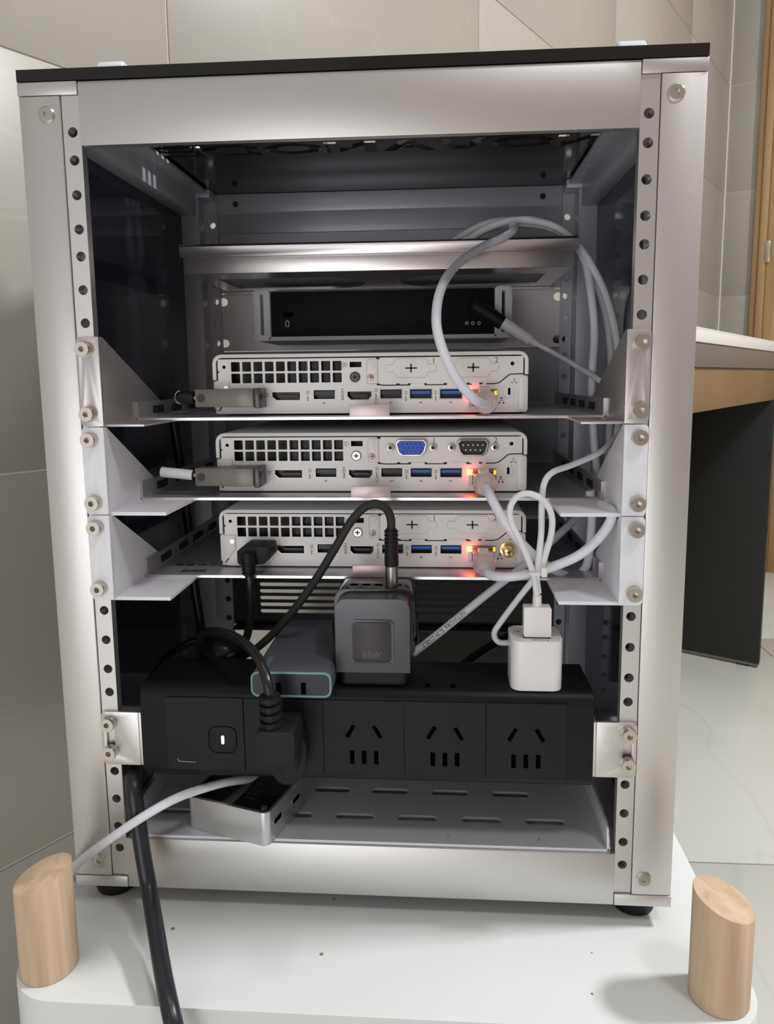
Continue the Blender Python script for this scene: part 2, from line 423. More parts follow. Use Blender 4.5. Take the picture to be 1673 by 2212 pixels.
single('trim_1', G().obox(WC - WD * 4.0 + RD * 0.4 + Vector((0, 0, FZ + 0.2)), WD * 3.6, RD * 3.4, Vector((0, 0, 1900))), GROUT, (WC.x, WC.y, FZ), None, None, kind='structure')
dt = Thing('door_1', (WC.x + RD.x * 92, WC.y + RD.y * 92, FZ), kind='structure')
def dboard(x0, x1, out, m, name='casing_board'):
    return dt.part(name, G().obox(WC + RD * x0 - RN * 40 + Vector((0, 0, FZ)), RD * (x1 - x0), RN * (40 + out), Vector((0, 0, 2150))), m, bevel=2)
dboard(87, 104, 14, OAK); dboard(104.5, 124, 20, OAK); dboard(124.5, 170, 12, OAK); dboard(170.5, 895, -16, OAK, 'door_leaf')
zp = at(1668, 545, Y=1890).z
sp = dt.part('strike_plate', G().obox(WC + RD * 121.5 + RN * 20 + Vector((0, 0, zp - 30)), RD * 14, RN * 1.5, Vector((0, 0, 60))), STEEL, label='small metal strike plate', bevel=0.4)

# ------------------------------------------------------------------ white table that carries the rack
TZ = -395.0
tb = Thing('low_table', (9, 100, FZ), 'low white board table with two short wooden pegs standing at its front corners', 'table')
tb.part('tabletop', G().prism([rrect(-168, 186, -64, 275, 26, 10)], 'xy', TZ - 30, TZ), TABM, bevel=1.2, seg=3)
for (x, y, s) in ((-151.5, -44, 1), (168, -44, -1)):
    r = 13.2; g = G(); n = 40
    vs = []; fs = []
    for lvl in range(2):
        for k in range(n):
            a = 2 * math.pi * k / n; dx, dy = r * math.cos(a), r * math.sin(a)
            zz = TZ + 0.05 if lvl == 0 else (TZ + 49.5 + s * dx * 0.30 + dy * 0.10)
            vs.append((x + dx, y + dy, zz))
    for k in range(n): fs.append((k, (k + 1) % n, n + (k + 1) % n, n + k))
    fs.append(tuple(range(n - 1, -1, -1))); fs.append(tuple(range(n, 2 * n)))
    tb.part('peg', g.add(vs, fs), PEGW, label='pale wooden peg with slanted top', bevel=0.5, angle=60)
for (x, y) in ((-151.5, -44), (168, -44), (-145, 245), (163, 245)):
    tb.part('leg', G().cyl((x, y, FZ), (0, 0, 1), 13.2, TZ - 30 - FZ, 24), PEGW)

# ------------------------------------------------------------------ the rack
HZ = [-6.35] + [u * 44.45 + k for u in range(8) for k in (6.35, 22.225, 38.1)] + [8 * 44.45 + 6.35]
HZ = [-z for z in HZ]
HX = 134.05
rk = Thing('equipment_rack', (0, 108, TZ), 'open silver aluminium equipment rack with black lid and dark side panels', 'rack')
for sx in (-1, 1):
    for (ya, yb, hy0, hy1, front) in ((-1.0, 21, 0.0, 5.0, True), (197, 218, 213.8, 217, False)):
        m_ = ALU if front else GREYR
        x0, x1 = sorted((sx * 159, sx * 139))
        p = rk.part('corner_post', G().box(x0, x1, ya, yb, -377.9, 22.7), m_, bevel=0.5)
        x0, x1 = sorted((sx * 138.7, sx * 130.1))
        loops = [rect(x0, x1, -377.7, 22.7)] + [circ(sx * HX, z, 2.35, 20) for z in HZ]
        rk.part('mounting_rail', G().prism(loops, 'xz', hy0, hy1), m_, parent=p, bevel=0.35, seg=1)
        x0, x1 = sorted((sx * 159.2, sx * 130.2))
        rk.part('end_block', G().box(x0, x1, ya - 0.3, yb, 22.9, 28.9), m_, bevel=0.3)
        rk.part('end_block', G().box(x0, x1, ya - 0.3, yb, -384.2, -378.1), m_, bevel=0.3)
    # side panel and side beams
    x0, x1 = sorted((sx * 152.3, sx * 154.3))
    rk.part('side_panel', G().box(x0, x1, 21, 197, -377, 20), SIDEM)
    x0, x1 = sorted((sx * 158, sx * 154.5))
    rk.part('outer_side_skin', G().box(x0, x1, 21, 197, -377, 22), GREYR)
    x0, x1 = sorted((sx * 152.2, sx * 141))
    b = rk.part('side_beam', G().box(x0, x1, 21, 197, 10, 28.7), GREYR, bevel=0.4)
    x0, x1 = sorted((sx * 141, sx * 132))
    loops = [rect(x0, x1, 3.5, 213.8)] + [circ(sx * 136.5, y, 1.6, 14) for y in (40, 72, 88, 120, 152, 168)]
    rk.part('beam_flange', G().prism(loops, 'xy', 25.5, 27.5), GREYR, parent=b)
    x0, x1 = sorted((sx * 152, sx * 139))
    rk.part('side_beam', G().box(x0, x1, 21, 197, -384, -372), GREYR, bevel=0.4)
# beams
rk.part('front_beam', G().box(-130, 130, -0.8, 3.5, 0.0, 28.8), ALU, bevel=0.35)
rk.part('front_beam', G().box(-130, 130, -0.8, 3.5, -384.3, -355.7), ALU, bevel=0.35)
rk.part('rear_beam', G().box(-130, 130, 214, 217, 15.3, 28.8).box(-130, 130, 214.6, 217, 0, 15.0), GREYR, bevel=0.2)
rk.part('rear_beam', G().box(-130, 130, 214, 217, -384.3, -355.7), GREYR, bevel=0.35)
for x in (-115.7, 115.7): rk.part('beam_hole', G().cyl((x, 214.1, 21.5), (0, -1, 0), 2.2, 0.3, 16), SOCKET)
# lid with the cut-out lettering (read from above on the far side, so reversed from in here)
def letter(ch):
    """polygons in a 1 x 1 box, x to the reader's right, y up"""
    if ch == 'N': return [[(0, 0), (.24, 0), (.24, .62), (.76, 0), (1, 0), (1, 1), (.76, 1), (.76, .38), (.24, 1), (0, 1)]]
    if ch == 'V': return [[(.36, 0), (.64, 0), (1, 1), (.76, 1), (.5, .28), (.24, 1), (0, 1)]]
    if ch == 'A': return [[(0, 0), (.22, 0), (.33, .26), (.62, .26), (.53, .46), (.42, .46), (.5, .66), (.78, 0), (1, 0), (.64, 1), (.36, 1)]]
    if ch == 'E': return [[(0, 0), (1, 0), (1, .2), (.24, .2), (.24, .4), (.9, .4), (.9, .6), (.24, .6), (.24, .8), (1, .8), (1, 1), (0, 1)]]
    def arc(cx, cy, rx, ry, a0, a1, n=10): return [(cx + rx * math.cos(math.radians(a0 + (a1 - a0) * k / n)), cy + ry * math.sin(math.radians(a0 + (a1 - a0) * k / n))) for k in range(n + 1)]
    if ch == 'O':
        up_ = arc(.5, .5, .5, .5, 3, 177, 16) + arc(.5, .52, .28, .24, 177, 3, 12)
        return [up_, [(x, 1 - y) for x, y in up_]]
    if ch == 'D':
        up_ = [(0, .54), (.24, .54), (.24, .78)] + arc(.62, .54, .16, .24, 90, 0, 6) + arc(.6, .54, .4, .46, 0, 90, 8) + [(0, 1)]
        return [up_, [(x, 1 - y) for x, y in up_]]
LX = [(1200, 1291), (1062, 1194), (917, 1058), (827, 961), (706, 816), (574, 702), (443, 566), (348, 450)]
loops = [rect(-159, 159, -1.6, 219)]
for ch, (pa, pb) in zip('NOVANODE', LX):
    ym = 302 + (1291 - (pa + pb) / 2) * 0.031
    xb = at(pb, ym + 6, Z=29).x; xa = at(pa, ym + 6, Z=29).x
    if ch == 'V': xa += 6
    if ch == 'A': xb -= 6
    for poly in letter(ch):
        loops.append([(xb - (xb - xa) * u, 120.5 - 20.5 * v) for u, v in poly])
rk.part('lid', G().prism(loops, 'xy', 29.1, 34.4), LIDM, smooth=0, bevel=0.45, seg=1)
for sx in (-1, 1):
    g = G().prism([[(58, 34.4), (58, 59.5), (61.5, 63.0), (152, 63.0), (157, 59.5), (157, 34.4), (150, 34.4), (150, 52), (146, 55), (69, 55), (65, 52), (65, 34.4)]], 'yz', sx * 140 - 7.6, sx * 140 + 7.6)
    rk.part('handle', g, HANDM, label='pale grey carry handle on the lid', bevel=1.4, seg=3)
FOOT = mesh('foot', G().lathe((0, 0, 0), (0, 0, 1), [(9.5, 0.0), (11.0, 0.6), (12.6, 7), (13.2, 10.6)], 32), RUBBER, (0, 0, 0))
for x in (-144, 144):
    for y in (15.5, 203): rk.inst('foot', FOOT, (x, y, TZ + 0.05))

# screws: cap head with a hexagon socket, facing -Y, origin at the seat
def socket_screw(r, h, rs, flat=False):
    g = G()
    prof = [(r, 0), (r, -h * 0.8), (r * 0.93, -h)] if not flat else [(r * 1.0, 0), (r, -h * 0.35), (r * 0.80, -h)]
    n = 24; vs = []; fs = []
    rings = [[(rr * math.cos(2 * math.pi * k / n), yy, rr * math.sin(2 * math.pi * k / n)) for k in range(n)] for rr, yy in prof]
    hexr = []
    for k in range(n):
        a = 2 * math.pi * k / n; q = (a % (math.pi / 3)) - math.pi / 6
        hr = rs * math.cos(math.pi / 6) / math.cos(q); hexr.append(hr)
    rings.append([(hexr[k] * math.cos(2 * math.pi * k / n), -h, hexr[k] * math.sin(2 * math.pi * k / n)) for k in range(n)])
    rings.append([(hexr[k] * math.cos(2 * math.pi * k / n), -h * 0.25, hexr[k] * math.sin(2 * math.pi * k / n)) for k in range(n)])
    for rg in rings: vs += rg
    for i in range(len(rings) - 1):
        for k in range(n): fs.append((i * n + k, i * n + (k + 1) % n, (i + 1) * n + (k + 1) % n, (i + 1) * n + k))
    fs.append(tuple((len(rings) - 1) * n + k for k in range(n)))
    return g.add(vs, fs)
SCREW = mesh('screw', socket_screw(3.8, 4.0, 1.55), STEEL, (0, 0, 0), smooth=30)
FSCREW = mesh('corner_screw', socket_screw(4.0, 0.9, 1.5, True), STEEL, (0, 0, 0), smooth=30)
for (x, z) in ((-145.6, 14.3), (145.4, 14.4), (-145.4, -369.1), (145.0, -369.0)):
    rk.inst('corner_screw', FSCREW, (x, -1.0, z), label='flat hex-socket corner screw')

# ------------------------------------------------------------------ rear panels in the rack
vp = Thing('vent_panel', (0, 218, -311), 'dark rack panel with five long ventilation slots behind the power strip', 'panel')
loops = [rect(-138.4, 138.4, -310.9, -267)]
for i, z in enumerate((-277.3, -282.95, -288.6, -294.25, -299.9)):
    loops.append(rrect(-108.5, 110.5, z - 1.6, z + 1.6, 1.5, 4))
vp.part('plate', G().prism(loops, 'xz', 217.2, 218.8), VENTM)
vp.part('fold', G().box(-128, 128, 203, 217.2, -311.2, -309.8), VENTM)

rs = Thing('rear_shelf', (0, 160, -44.4), 'silver metal shelf with rolled front lip holding the coiled white cables', 'shelf')
Dloop = []
for s in (-1, 1):
    pts = [(s * 108, 136), (s * 108, 196), (s * 42, 196)] + [(s * 42 - s * 30 * math.sin(math.radians(a)), 166 + 30 * math.cos(math.radians(a))) for a in range(15, 180, 15)] + [(s * 42, 136)]
    Dloop.append(pts)
rs.part('bottom_plate', G().prism([rect(-121, 121, 111, 217)] + Dloop, 'xy', -44.4, -42.9), SHEET, label='plate with two rounded openings')
rs.part('front_wall', G().box(-121, 121, 110, 111.5, -44.4, -30), SHEET, bevel=0.5)
rs.part('front_lip', G().box(-123.5, 123.8, 107.5, 109.8, -34.3, -27.2).box(-123.5, 123.8, 107.5, 114, -28.6, -27.2), SHEET, bevel=0.5)
for s in (-1, 1):
    x0, x1 = sorted((s * 121, s * 119.6)); rs.part('side_wall', G().box(x0, x1, 111.5, 217, -42.9, -31), SHEET)
rs.part('rear_plate', G().box(-138.4, 138.4, 217.2, 218.8, -44.3, 4), GREYR)
rs.part('liner_pad', G().box(-110, 110, 134, 198, -42.7, -40.5), mat('grey_liner', (0.42, 0.42, 0.43), 0.7))

sp_ = Thing('switch_panel', (0, 218, -88.7), 'silver rack panel with slotted ears around the black network switch', 'panel')
loops = [rrect(-138.4, 138.4, -88.6, -44.8, 2, 4)]
for s in (-1, 1):
    for z in (-50.8, -82.55): loops.append(rrect(*sorted((s * 135.5, s * 125.5)), z - 3.1, z + 3.1, 3.05, 6))
loops.append(rect(-80, 80, -83, -51))
sp_.part('plate', G().prism(loops, 'xz', 217.2, 218.8), PANELM)
sp_.part('top_fold', G().box(-124, 124, 205, 217.2, -46.0, -44.9), SHEET)
for s in (-1, 1):
    g = G().prism([rrect(*sorted((s * 88, s * 76.5)), -84.6, -50.2, 2.5, 5), rect(*sorted((s * 83.5, s * 81.2)), -80.5, -53.2)], 'xz', 149, 217)
    sp_.part('holder_side', g, GREYP, label='grey printed holder end with a slot', bevel=0.3)
sp_.part('holder_base', G().box(-78, 78, 149, 217, -84.6, -81.7), GREYP, bevel=0.4)
for u in (2, 3, 4, 5):
    t = Thing('blank_panel', (0, 218, -u * 44.45 - 44.2), ['', '', 'plain grey rack panel behind the topmost mini computer', 'plain grey rack panel behind the middle mini computer', 'plain grey rack panel behind the lowest mini computer', 'plain grey rack panel just above the vent slots'][u], 'panel', 'plain rear rack panels')
    t.part('plate', G().box(-138.4, 138.4, 217.2, 218.6, -u * 44.45 - 44.2, -u * 44.45 - 0.3), GREYR, bevel=0.2)
    for x in (-134.05, 134.05):
        t.part('fixing_screw', G().lathe((x, 218.6, -u * 44.45 - 22.2), (0, 1, 0), [(3.6, 0), (3.6, 2), (3, 2.6)], 16), STEEL)
nsw = Thing('network_switch', (0, 185, -81.6), 'flat black network switch held in grey brackets', 'switch')
nsw.part('body', G().box(-76.2, 76.2, 151.5, 216, -81.5, -51.2), SWK, bevel=0.6)
p0 = at(623, 680, Y=151.4)
nsw.part('lock_slot', G().prism([rrect(p0.x - 3.4, p0.x + 3.4, p0.z - 1.6, p0.z + 1.6, 0.5, 3)], 'xz', 151.2, 152), HOLE)
p1 = at(621, 699, Y=151.4)
lk = G(); lk.prism([[(p1.x + a, p1.z + b) for a, b in [(-1.3, -2)] + [(1.3 * math.cos(math.radians(t)), 0.8 + 1.3 * math.sin(math.radians(t))) for t in range(180, -1, -20)] + [(1.3, -2)]],
                    [(p1.x + a, p1.z + b) for a, b in [(-.9, -1.6)] + [(.9 * math.cos(math.radians(t)), 0.7 + .9 * math.sin(math.radians(t))) for t in range(180, -1, -20)] + [(.9, -1.6)]]], 'xz', 151.38, 151.5)
nsw.part('lock_icon', lk, GREYP)
g = G()
for k in range(3):
    q = at(1009 + 13 * k, 698, Y=151.4); g.prism([circ(q.x, q.z, 1.2, 12), circ(q.x, q.z, 0.7, 12)], 'xz', 151.38, 151.5)
nsw.part('power_icon', g, GREYP)

# ------------------------------------------------------------------ trays and their brackets
def tray(k, label):
    z = -132.7 - 44.3 * k
    t = Thing('computer_tray', (0, 120, z), label, 'tray', 'sheet metal trays under the mini computers')
    r = 2.2
    out = [(-127.3, z + 10.4), (-127.3, z + r)] + [(-127.3 + r - r * math.cos(math.radians(a)), z + r - r * math.sin(math.radians(a))) for a in (22, 45, 68)] + [(-127.3 + r, z), (127.3 - r, z)] \
        + [(127.3 - r + r * math.sin(math.radians(a)), z + r - r * math.cos(math.radians(a))) for a in (22, 45, 68)] + [(127.3, z + r), (127.3, z + 10.4), (125.8, z + 10.4), (125.8, z + r)]
    out += [(125.8 - 0.3, z + 1.7), (125.2, z + 1.5), (-125.2, z + 1.5), (-125.5, z + 1.7), (-125.8, z + r), (-125.8, z + 10.4)]
    t.part('pan', G().prism([out], 'xz', 38, 205), TRAYM, bevel=0.15)
    t.part('cut_edge', G().prism([out], 'xz', 37.7, 38.05), SHEET, label='bright bare front edge')
    t.part('front_tab', G().box(-9, 12.8, 37.8, 39.2, z + 1.4, z + 7.8), PINKT, bevel=0.35, label='small upturned retaining tab')
    for s in (-1, 1):
        x0, x1 = sorted((s * 125.75, s * 125.3))
        for y in (58, 88, 118, 148): t.part('flange_slot', G().prism([rrect(y, y + 16, z + 3.4, z + 7.6, 1.2, 3)], 'yz', x0, x1), SOCKET)
    if k == 2:
        g = G()
        def strokes(cx, cy, w, h, lines):
            for (a, b, c, d) in lines:
                g.box(cx + min(a, c) * w - 0.35, cx + max(a, c) * w + 0.35, cy + min(b, d) * h - 0.35, cy + max(b, d) * h + 0.35, z + 1.45, z + 1.56)
        dense = [(-.5, .45, .5, .45), (-.5, .1, .5, .1), (-.5, -.25, .5, -.25), (-.3, -.5, -.3, .5), (.25, -.5, .25, .5), (-.5, -.5, .5, -.5)]
        small = [(0, -.5, 0, .5), (-.45, -.3, -.3, .1), (.3, -.3, .45, .1)]
        work = [(-.4, .45, .4, .45), (0, -.45, 0, .45), (-.5, -.45, .5, -.45)]
        rows_ = [(1219.5, [(389, dense), (412, dense), (438, small), (460, work)]), (1233, [(401, dense), (420, dense), (437, dense)])]
        for py, items in rows_:
            for px, ln in items:
                q = at(px, py, Z=z + 1.5); strokes(q.x, q.y, 4.2, 4.6, ln)
        t.part('stamped_characters', g, SOCKET, label='dark stamped characters')
    return t
tray(0, 'topmost of the three metal computer trays, carried on silver brackets')
tray(1, 'middle metal computer tray, carried on the upper pair of white brackets')
tray(2, 'lowest metal computer tray with dark stamped characters, on the lower white brackets')

def bracket(kind, s, u, label, group):
    """kind: metal or white; s = side; u = rack unit index"""
    zt = -u * 44.45 - 0.3; zb = zt - 44.0
    t = Thing('shelf_bracket', (s * 128, 30, zb), label, 'bracket', group)
    m_ = BRKM if kind == 'metal' else PLA
    xi = 127.2
    th = 2.0 if kind == 'metal' else 2.6
    x0, x1 = sorted((s * 138.5, s * xi))
    cn = (1, 0, 0, 1) if s < 0 else (0, 1, 1, 0)
    holes = [circ(s * HX, -u * 44.45 - 6.35, 2.5, 16), circ(s * HX, -u * 44.45 - 38.1, 2.5, 16)]
    t.part('ear', G().prism([rrect(x0, x1, zb, zt, 2.2, 5, cn)] + holes, 'xz', -th, -0.05), m_, bevel=0.3)
    gx0, gx1 = sorted((s * (xi + 0.15), s * (xi + (1.6 if kind == 'metal' else 2.4))))
    if kind == 'metal': prof = [(-1.0, zt), (3.0, zt), (93, zb + 2), (93, zb), (-1.0, zb)]
    else: prof = [(-1.0, zt), (1.5, zt), (70, zb + 4), (78, zb), (-1.0, zb)]
    t.part('gusset', G().prism([prof], 'yz', gx0, gx1), m_, bevel=0.2)
    if kind == 'metal':
        fx0, fx1 = sorted((s * (xi + 1.2), s * 107.3)); fz0, fz1 = zb - 0.3, zb + 1.0
    else:
        fx0, fx1 = sorted((s * (xi + 2.0), s * 98.5)); fz0, fz1 = zb - 1.0, zb + 0.9
    t.part('support_flange', G().box(fx0, fx1, 0.2, 80, fz0, fz1), m_, bevel=0.3)
    for z in (-u * 44.45 - 6.35, -u * 44.45 - 38.1):
        t.inst('screw', SCREW, (s * HX, -th - 0.05, z), rot=(0, random.random() * 6, 0))
    return t
for s, w in ((-1, 'left'), (1, 'right')):
    bracket('metal', s, 2, 'silver metal shelf bracket on the %s rail with two socket screws' % w, 'metal shelf brackets')
    bracket('white', s, 3, 'upper of the two white printed shelf brackets on the %s rail' % w, 'white printed shelf brackets')
    bracket('white', s, 4, 'lower of the two white printed shelf brackets on the %s rail' % w, 'white printed shelf brackets')

# bottom shelf
bs = Thing('bottom_shelf', (0, 60, -355.6), 'white slotted shelf lying in the bottom of the rack', 'shelf')
loops = [rect(-127.5, 127.5, 0.5, 118)]
for (y, xs) in ((22.5, [-113, -78, -43, -8, 27, 62.6, 97.5]), (48.5, [-95, -60, -24.7, 9.9, 45.4, 81]), (74.5, [-113, -78, -43, -8, 27, 62.6])):
    for x in xs: loops.append([(a, b) for a, b in rrect(x - 11, x + 11, y - 2.7, y + 2.7, 2.65, 5)])
for (x, y) in ((44, 8), (92, 7)): loops.append(circ(x, y, 0.8, 10))
bs.part('plate', G().prism(loops, 'xy', -355.5, -353.9), SHW)
for s in (-1, 1):
    x0, x1 = sorted((s * 127.5, s * 126))
    bs.part('side_flange', G().prism([[(0.5, -355.5), (118, -355.5), (118, -342), (8, -342), (3, -344), (0.5, -349)]], 'yz', x0, x1), SHW, bevel=0.4)
bs.part('under_pan', G().box(-125.5, 125.5, 4, 118, -358.6, -357.6), SHW)

# ------------------------------------------------------------------ mini computers
def usb_port(t, x0, x1, z0, z1, Y, blue=False):
    p = t.part('usb_port', G().prism([rrect(x0, x1, z0, z1, 0.6, 3), rrect(x0 + .5, x1 - .5, z0 + .45, z1 - .45, 0.4, 3)], 'xz', Y - 0.15, Y + 6), PORTM)
    if blue: t.part('tongue', G().box(x0 + 1.2, x1 - 1.2, Y + 0.3, Y + 6, z0 + 2.9, z0 + 4.6), PBLUE, parent=p)
    else: t.part('tongue', G().box(x0 + 1.0, x1 - 1.0, Y + 0.6, Y + 6, z0 + 2.6, z0 + 4.8), PBLACK, parent=p)
    t.part('port_back', G().box(x0, x1, Y + 5.9, Y + 6.4, z0, z1), PBLACK, parent=p)

def blank_plate(t, cx, cz, Y):
    o = [(-9.3, -2.0), (-9.3, 2.0)]
    def oct_(e):
        a = 9.3 - e; hh = 5.1 - e; er = 14.0 - e; eh = 2.0 - e * 0.6
        return [(-er, -eh + .8), (-er, eh - .8), (-er + .9, eh), (-a - .6, eh), (-a, eh + .8), (-a, hh - 1.4), (-a + 1.4, hh), (a - 1.4, hh), (a, hh - 1.4), (a, eh + .8), (a + .6, eh), (er - .9, eh), (er, eh - .8), (er, -eh + .8), (er - .9, -eh), (a + .6, -eh), (a - .2, -eh - .8), (a - .6, -hh + 1.2), (a - 1.8, -hh), (-a + 1.8, -hh), (-a + .6, -hh + 1.2), (-a + .2, -eh - .8), (-a - .6, -eh), (-er + .9, -eh)]
    return oct_(0), oct_(0.22)

def build_pc(k, label, vga, screw_m, led_on, sma, tag_left):
    z0 = -96.7 - 44.3 * k; Y = 55.0
    t = Thing('mini_computer', (0, 135, z0 - 33.6), label, 'computer', 'mini computers stacked in the rack')
    zz = lambda v: z0 + v
    # shell: top and upper sides, wraps round the rear edge
    sh = [(-88.3, zz(-14.2)), (-88.3, zz(-5))] + [(-83.3 - 5 * math.cos(math.radians(a)), zz(-5 + 5 * math.sin(math.radians(a)))) for a in (20, 40, 60, 80)] + [(-83, zz(0)), (83, zz(0))] \
        + [(83.3 + 5 * math.sin(math.radians(a)), zz(-5 + 5 * math.cos(math.radians(a)))) for a in (20, 40, 60, 80)] + [(88.3, zz(-5)), (88.3, zz(-12.6)), (86.4, zz(-12.6)), (86.4, zz(-5))] \
        + [(83.3 + 3.1 * math.sin(math.radians(a)), zz(-5 + 3.1 * math.cos(math.radians(a)))) for a in (70, 45, 20)] + [(83, zz(-1.9)), (-83, zz(-1.9))] \
        + [(-83.3 - 3.1 * math.cos(math.radians(a)), zz(-5 + 3.1 * math.sin(math.radians(a)))) for a in (70, 45, 20)] + [(-86.4, zz(-5)), (-86.4, zz(-14.2))]
    t.part('top_shell', G().prism([sh], 'xz', 53.6, 213), PCW, bevel=0.35)
    # rear panel with its openings
    out = [(-85.7, zz(-14.6)), (-88.0, zz(-14.9)), (-88.0, zz(-29.5)), (-86.8, zz(-32.4)), (-84, zz(-33.4)), (84, zz(-33.4)), (86.8, zz(-32.4)), (88.0, zz(-29.5)), (88.0, zz(-13.4)), (85.7, zz(-13.1)), (85.7, zz(-2.6)), (-85.7, zz(-2.6))]
    holes = []
    for c in range(10):
        xl = -78.1 + c * 6.43
        for (a, b) in ((-9.6, -4.2), (-16.1, -10.7)): holes.append(rrect(xl, xl + 5.15, zz(a), zz(b), 0.4, 2))
    holes.append(circ(-82.1, zz(-7.0), 1.0, 12)); holes.append(circ(79.7, zz(-6.7), 1.1, 14))
    holes.append(rect(-10.6, -3.9, zz(-7.8), zz(-4.8)))
    usbs = [(-31.7, -18.7, zz(-25.8), zz(-19.9), False), (6.0, 18.9, zz(-25.7), zz(-19.9), False), (22.7, 35.6, zz(-25.8), zz(-20.0), True), (39.5, 52.4, zz(-25.9), zz(-20.1), True)]
    for a, b, c, d, e in usbs: holes.append(rect(a, b, c, d))
    dp = [(-55.2, zz(-24.2)), (-53.0, zz(-26.2)), (-38.6, zz(-26.2)), (-38.6, zz(-20.9)), (-55.2, zz(-20.9))]
    hd = [(-12.5, zz(-24.3)), (-10.6, zz(-26.2)), (0.2, zz(-26.2)), (1.9, zz(-24.3)), (1.9, zz(-20.9)), (-12.5, zz(-20.9))]
    holes += [dp, hd]
    holes.append([(56, zz(-30.3)), (71.5, zz(-30.3)), (71.5, zz(-20.6)), (56, zz(-20.6))])
    if not sma: holes.append(rrect(77.4, 78.8, zz(-23.9), zz(-20.0), 0.3, 2))
    t.part('rear_panel', G().prism([out] + holes, 'xz', Y, Y + 1.1), PCW)
    t.part('chassis', G().box(-86.2, 86.2, Y + 9, 212.5, zz(-33.2), zz(-2.1)), PCIN)
    t.part('base_shell', G().box(-87.9, 87.9, Y + 1.1, 212.8, zz(-33.4), zz(-32.4)).box(-87.9, -86.8, Y + 1.1, 212.8, zz(-32.4), zz(-14.9)).box(86.8, 87.9, Y + 1.1, 212.8, zz(-32.4), zz(-13.4)), PCW)
    g = G()                                                              # fan fins seen through the grille
    for i in range(36): g.box(-46 + i * 0.85, -45.7 + i * 0.85, Y + 4, Y + 9, zz(-16.4), zz(-3.6))
    t.part('heatsink_fins', g, GUNM)
    for a, b, c, d, e in usbs: usb_port(t, a, b, c, d, Y, e)
    for nm, lp, tg in (('displayport', dp, (-51.5, -40.2)), ('hdmi_port', hd, (-9.8, -0.8))):
        p = t.part(nm, G().prism([[(x, z) for x, z in lp], [(x + (0.45 if x < sum(q[0] for q in lp) / len(lp) else -0.45), z + (0.4 if z < sum(q[1] for q in lp) / len(lp) else -0.4)) for x, z in lp]], 'xz', Y - 0.12, Y + 5.5), PORTM)
        t.part('tongue', G().box(tg[0], tg[1], Y + 0.8, Y + 5.5, zz(-24.0), zz(-23.0)), PBLACK, parent=p)
        t.part('port_back', G().prism([lp], 'xz', Y + 5.4, Y + 6), PBLACK, parent=p)
    # network jack
    e = t.part('network_jack', G().prism([rect(56, 71.5, zz(-30.3), zz(-20.6)), rect(57.9, 69.6, zz(-29.8), zz(-22.6))], 'xz', Y - 0.1, Y + 1.4), PORTM)
    t.part('jack_cavity', G().box(56, 71.5, Y + 7.5, Y + 8, zz(-30.3), zz(-20.6)), PBLACK, parent=e)
    t.part('led_window', G().box(69.9, 71.3, Y - 0.3, Y + 0.6, zz(-24.0), zz(-21.6)), LED_A, parent=e, label='amber link light')
    t.part('led_window', G().box(56.0, 57.9, Y - 0.9, Y + 0.6, zz(-23.9), zz(-21.3)), LED_O if led_on else LED_A, parent=e, label='orange activity light')
    # option plate with its seams
    sm = G()
    def seam(pts, r=0.28): sm.sweep([Vector((x, Y - 0.02, zz(z))) for x, z in pts], r, 6, True)
    seam([(5.4, -17.7), (10, -18.0), (16, -17.9), (23.4, -17.9)], 0.33); seam([(31.0, -17.9), (36, -17.9), (43.5, -17.9)], 0.3); seam([(55, -17.9), (57.5, -17.9)], 0.3)
    seam([(65.5, -17.6), (70.0, -17.6), (72.7, -17.0), (77.6, -13.0), (79.0, -12.5), (86.4, -12.3)], 0.33); seam([(85.9, -2.6), (85.9, -12.4)], 0.30); seam([(85.2, -2.45), (-85.2, -2.45)], 0.22)
    seam([(-85.95, -3), (-85.95, -14.3)], 0.25)
    for x in (5.4, 16.4, 22.9, 31.6, 42.8, 55.4, 62.5): sm.box(x - 0.9, x + 0.9, Y - 0.12, Y + 0.1, zz(-17.9), zz(-17.0))
    sm.box(4.3, 6.2, Y - 0.12, Y + 0.1, zz(-3.7), zz(-2.5)); sm.box(-86, -85, Y - 0.12, Y + 0.1, zz(-10.2), zz(-9.2))
    sm.prism([[(-87.0, zz(-31.2)), (-85.6, zz(-31.9)), (-83.6, zz(-29.4)), (-84.3, zz(-28.6))]], 'xz', Y - 0.12, Y + 0.1)
    sm.prism([[(83.6, zz(-29.2)), (84.4, zz(-28.8)), (86.2, zz(-30.6)), (85.4, zz(-31.6))]], 'xz', Y - 0.12, Y + 0.1)
    t.part('panel_seams', sm, SEAM)
    t.part('option_tab', G().prism([rrect(-0.9, 5.2, zz(-16.9), zz(-3.4), 1.6, 4, (1, 0, 0, 1)), ], 'xz', Y - 0.5, Y - 0.02), PCW, bevel=0.15)
    ot = rrect(-0.9, 5.2, zz(-16.9), zz(-3.4), 1.6, 4, (1, 0, 0, 1))
    t.part('tab_groove', G().sweep([Vector((u, Y - 0.1, v)) for u, v in ot + [ot[0]]], 0.16, 5, False), GROOVE)
    for x in (27.3, 50.0): t.part('option_clip', G().prism([rrect(x - 3.9, x + 3.9, zz(-18.9), zz(-17.0), 0.6, 3)], 'xz', Y - 0.45, Y - 0.02), PCW)
    t.part('corner_cover', G().prism([rrect(83.4, 88.2, zz(-32.8), zz(-13.6), 1.2, 4)], 'xz', Y - 0.8, Y - 0.02), PCW, bevel=0.3)
    t.part('corner_cover', G().prism([[(-88.2, zz(-30)), (-88.2, zz(-15.0)), (-79.2, zz(-15.0)), (-79.2, zz(-23.4)), (-84.6, zz(-29.6)), (-85.8, zz(-31.6))]], 'xz', Y - 0.8, Y - 0.02), PCW, bevel=0.3)
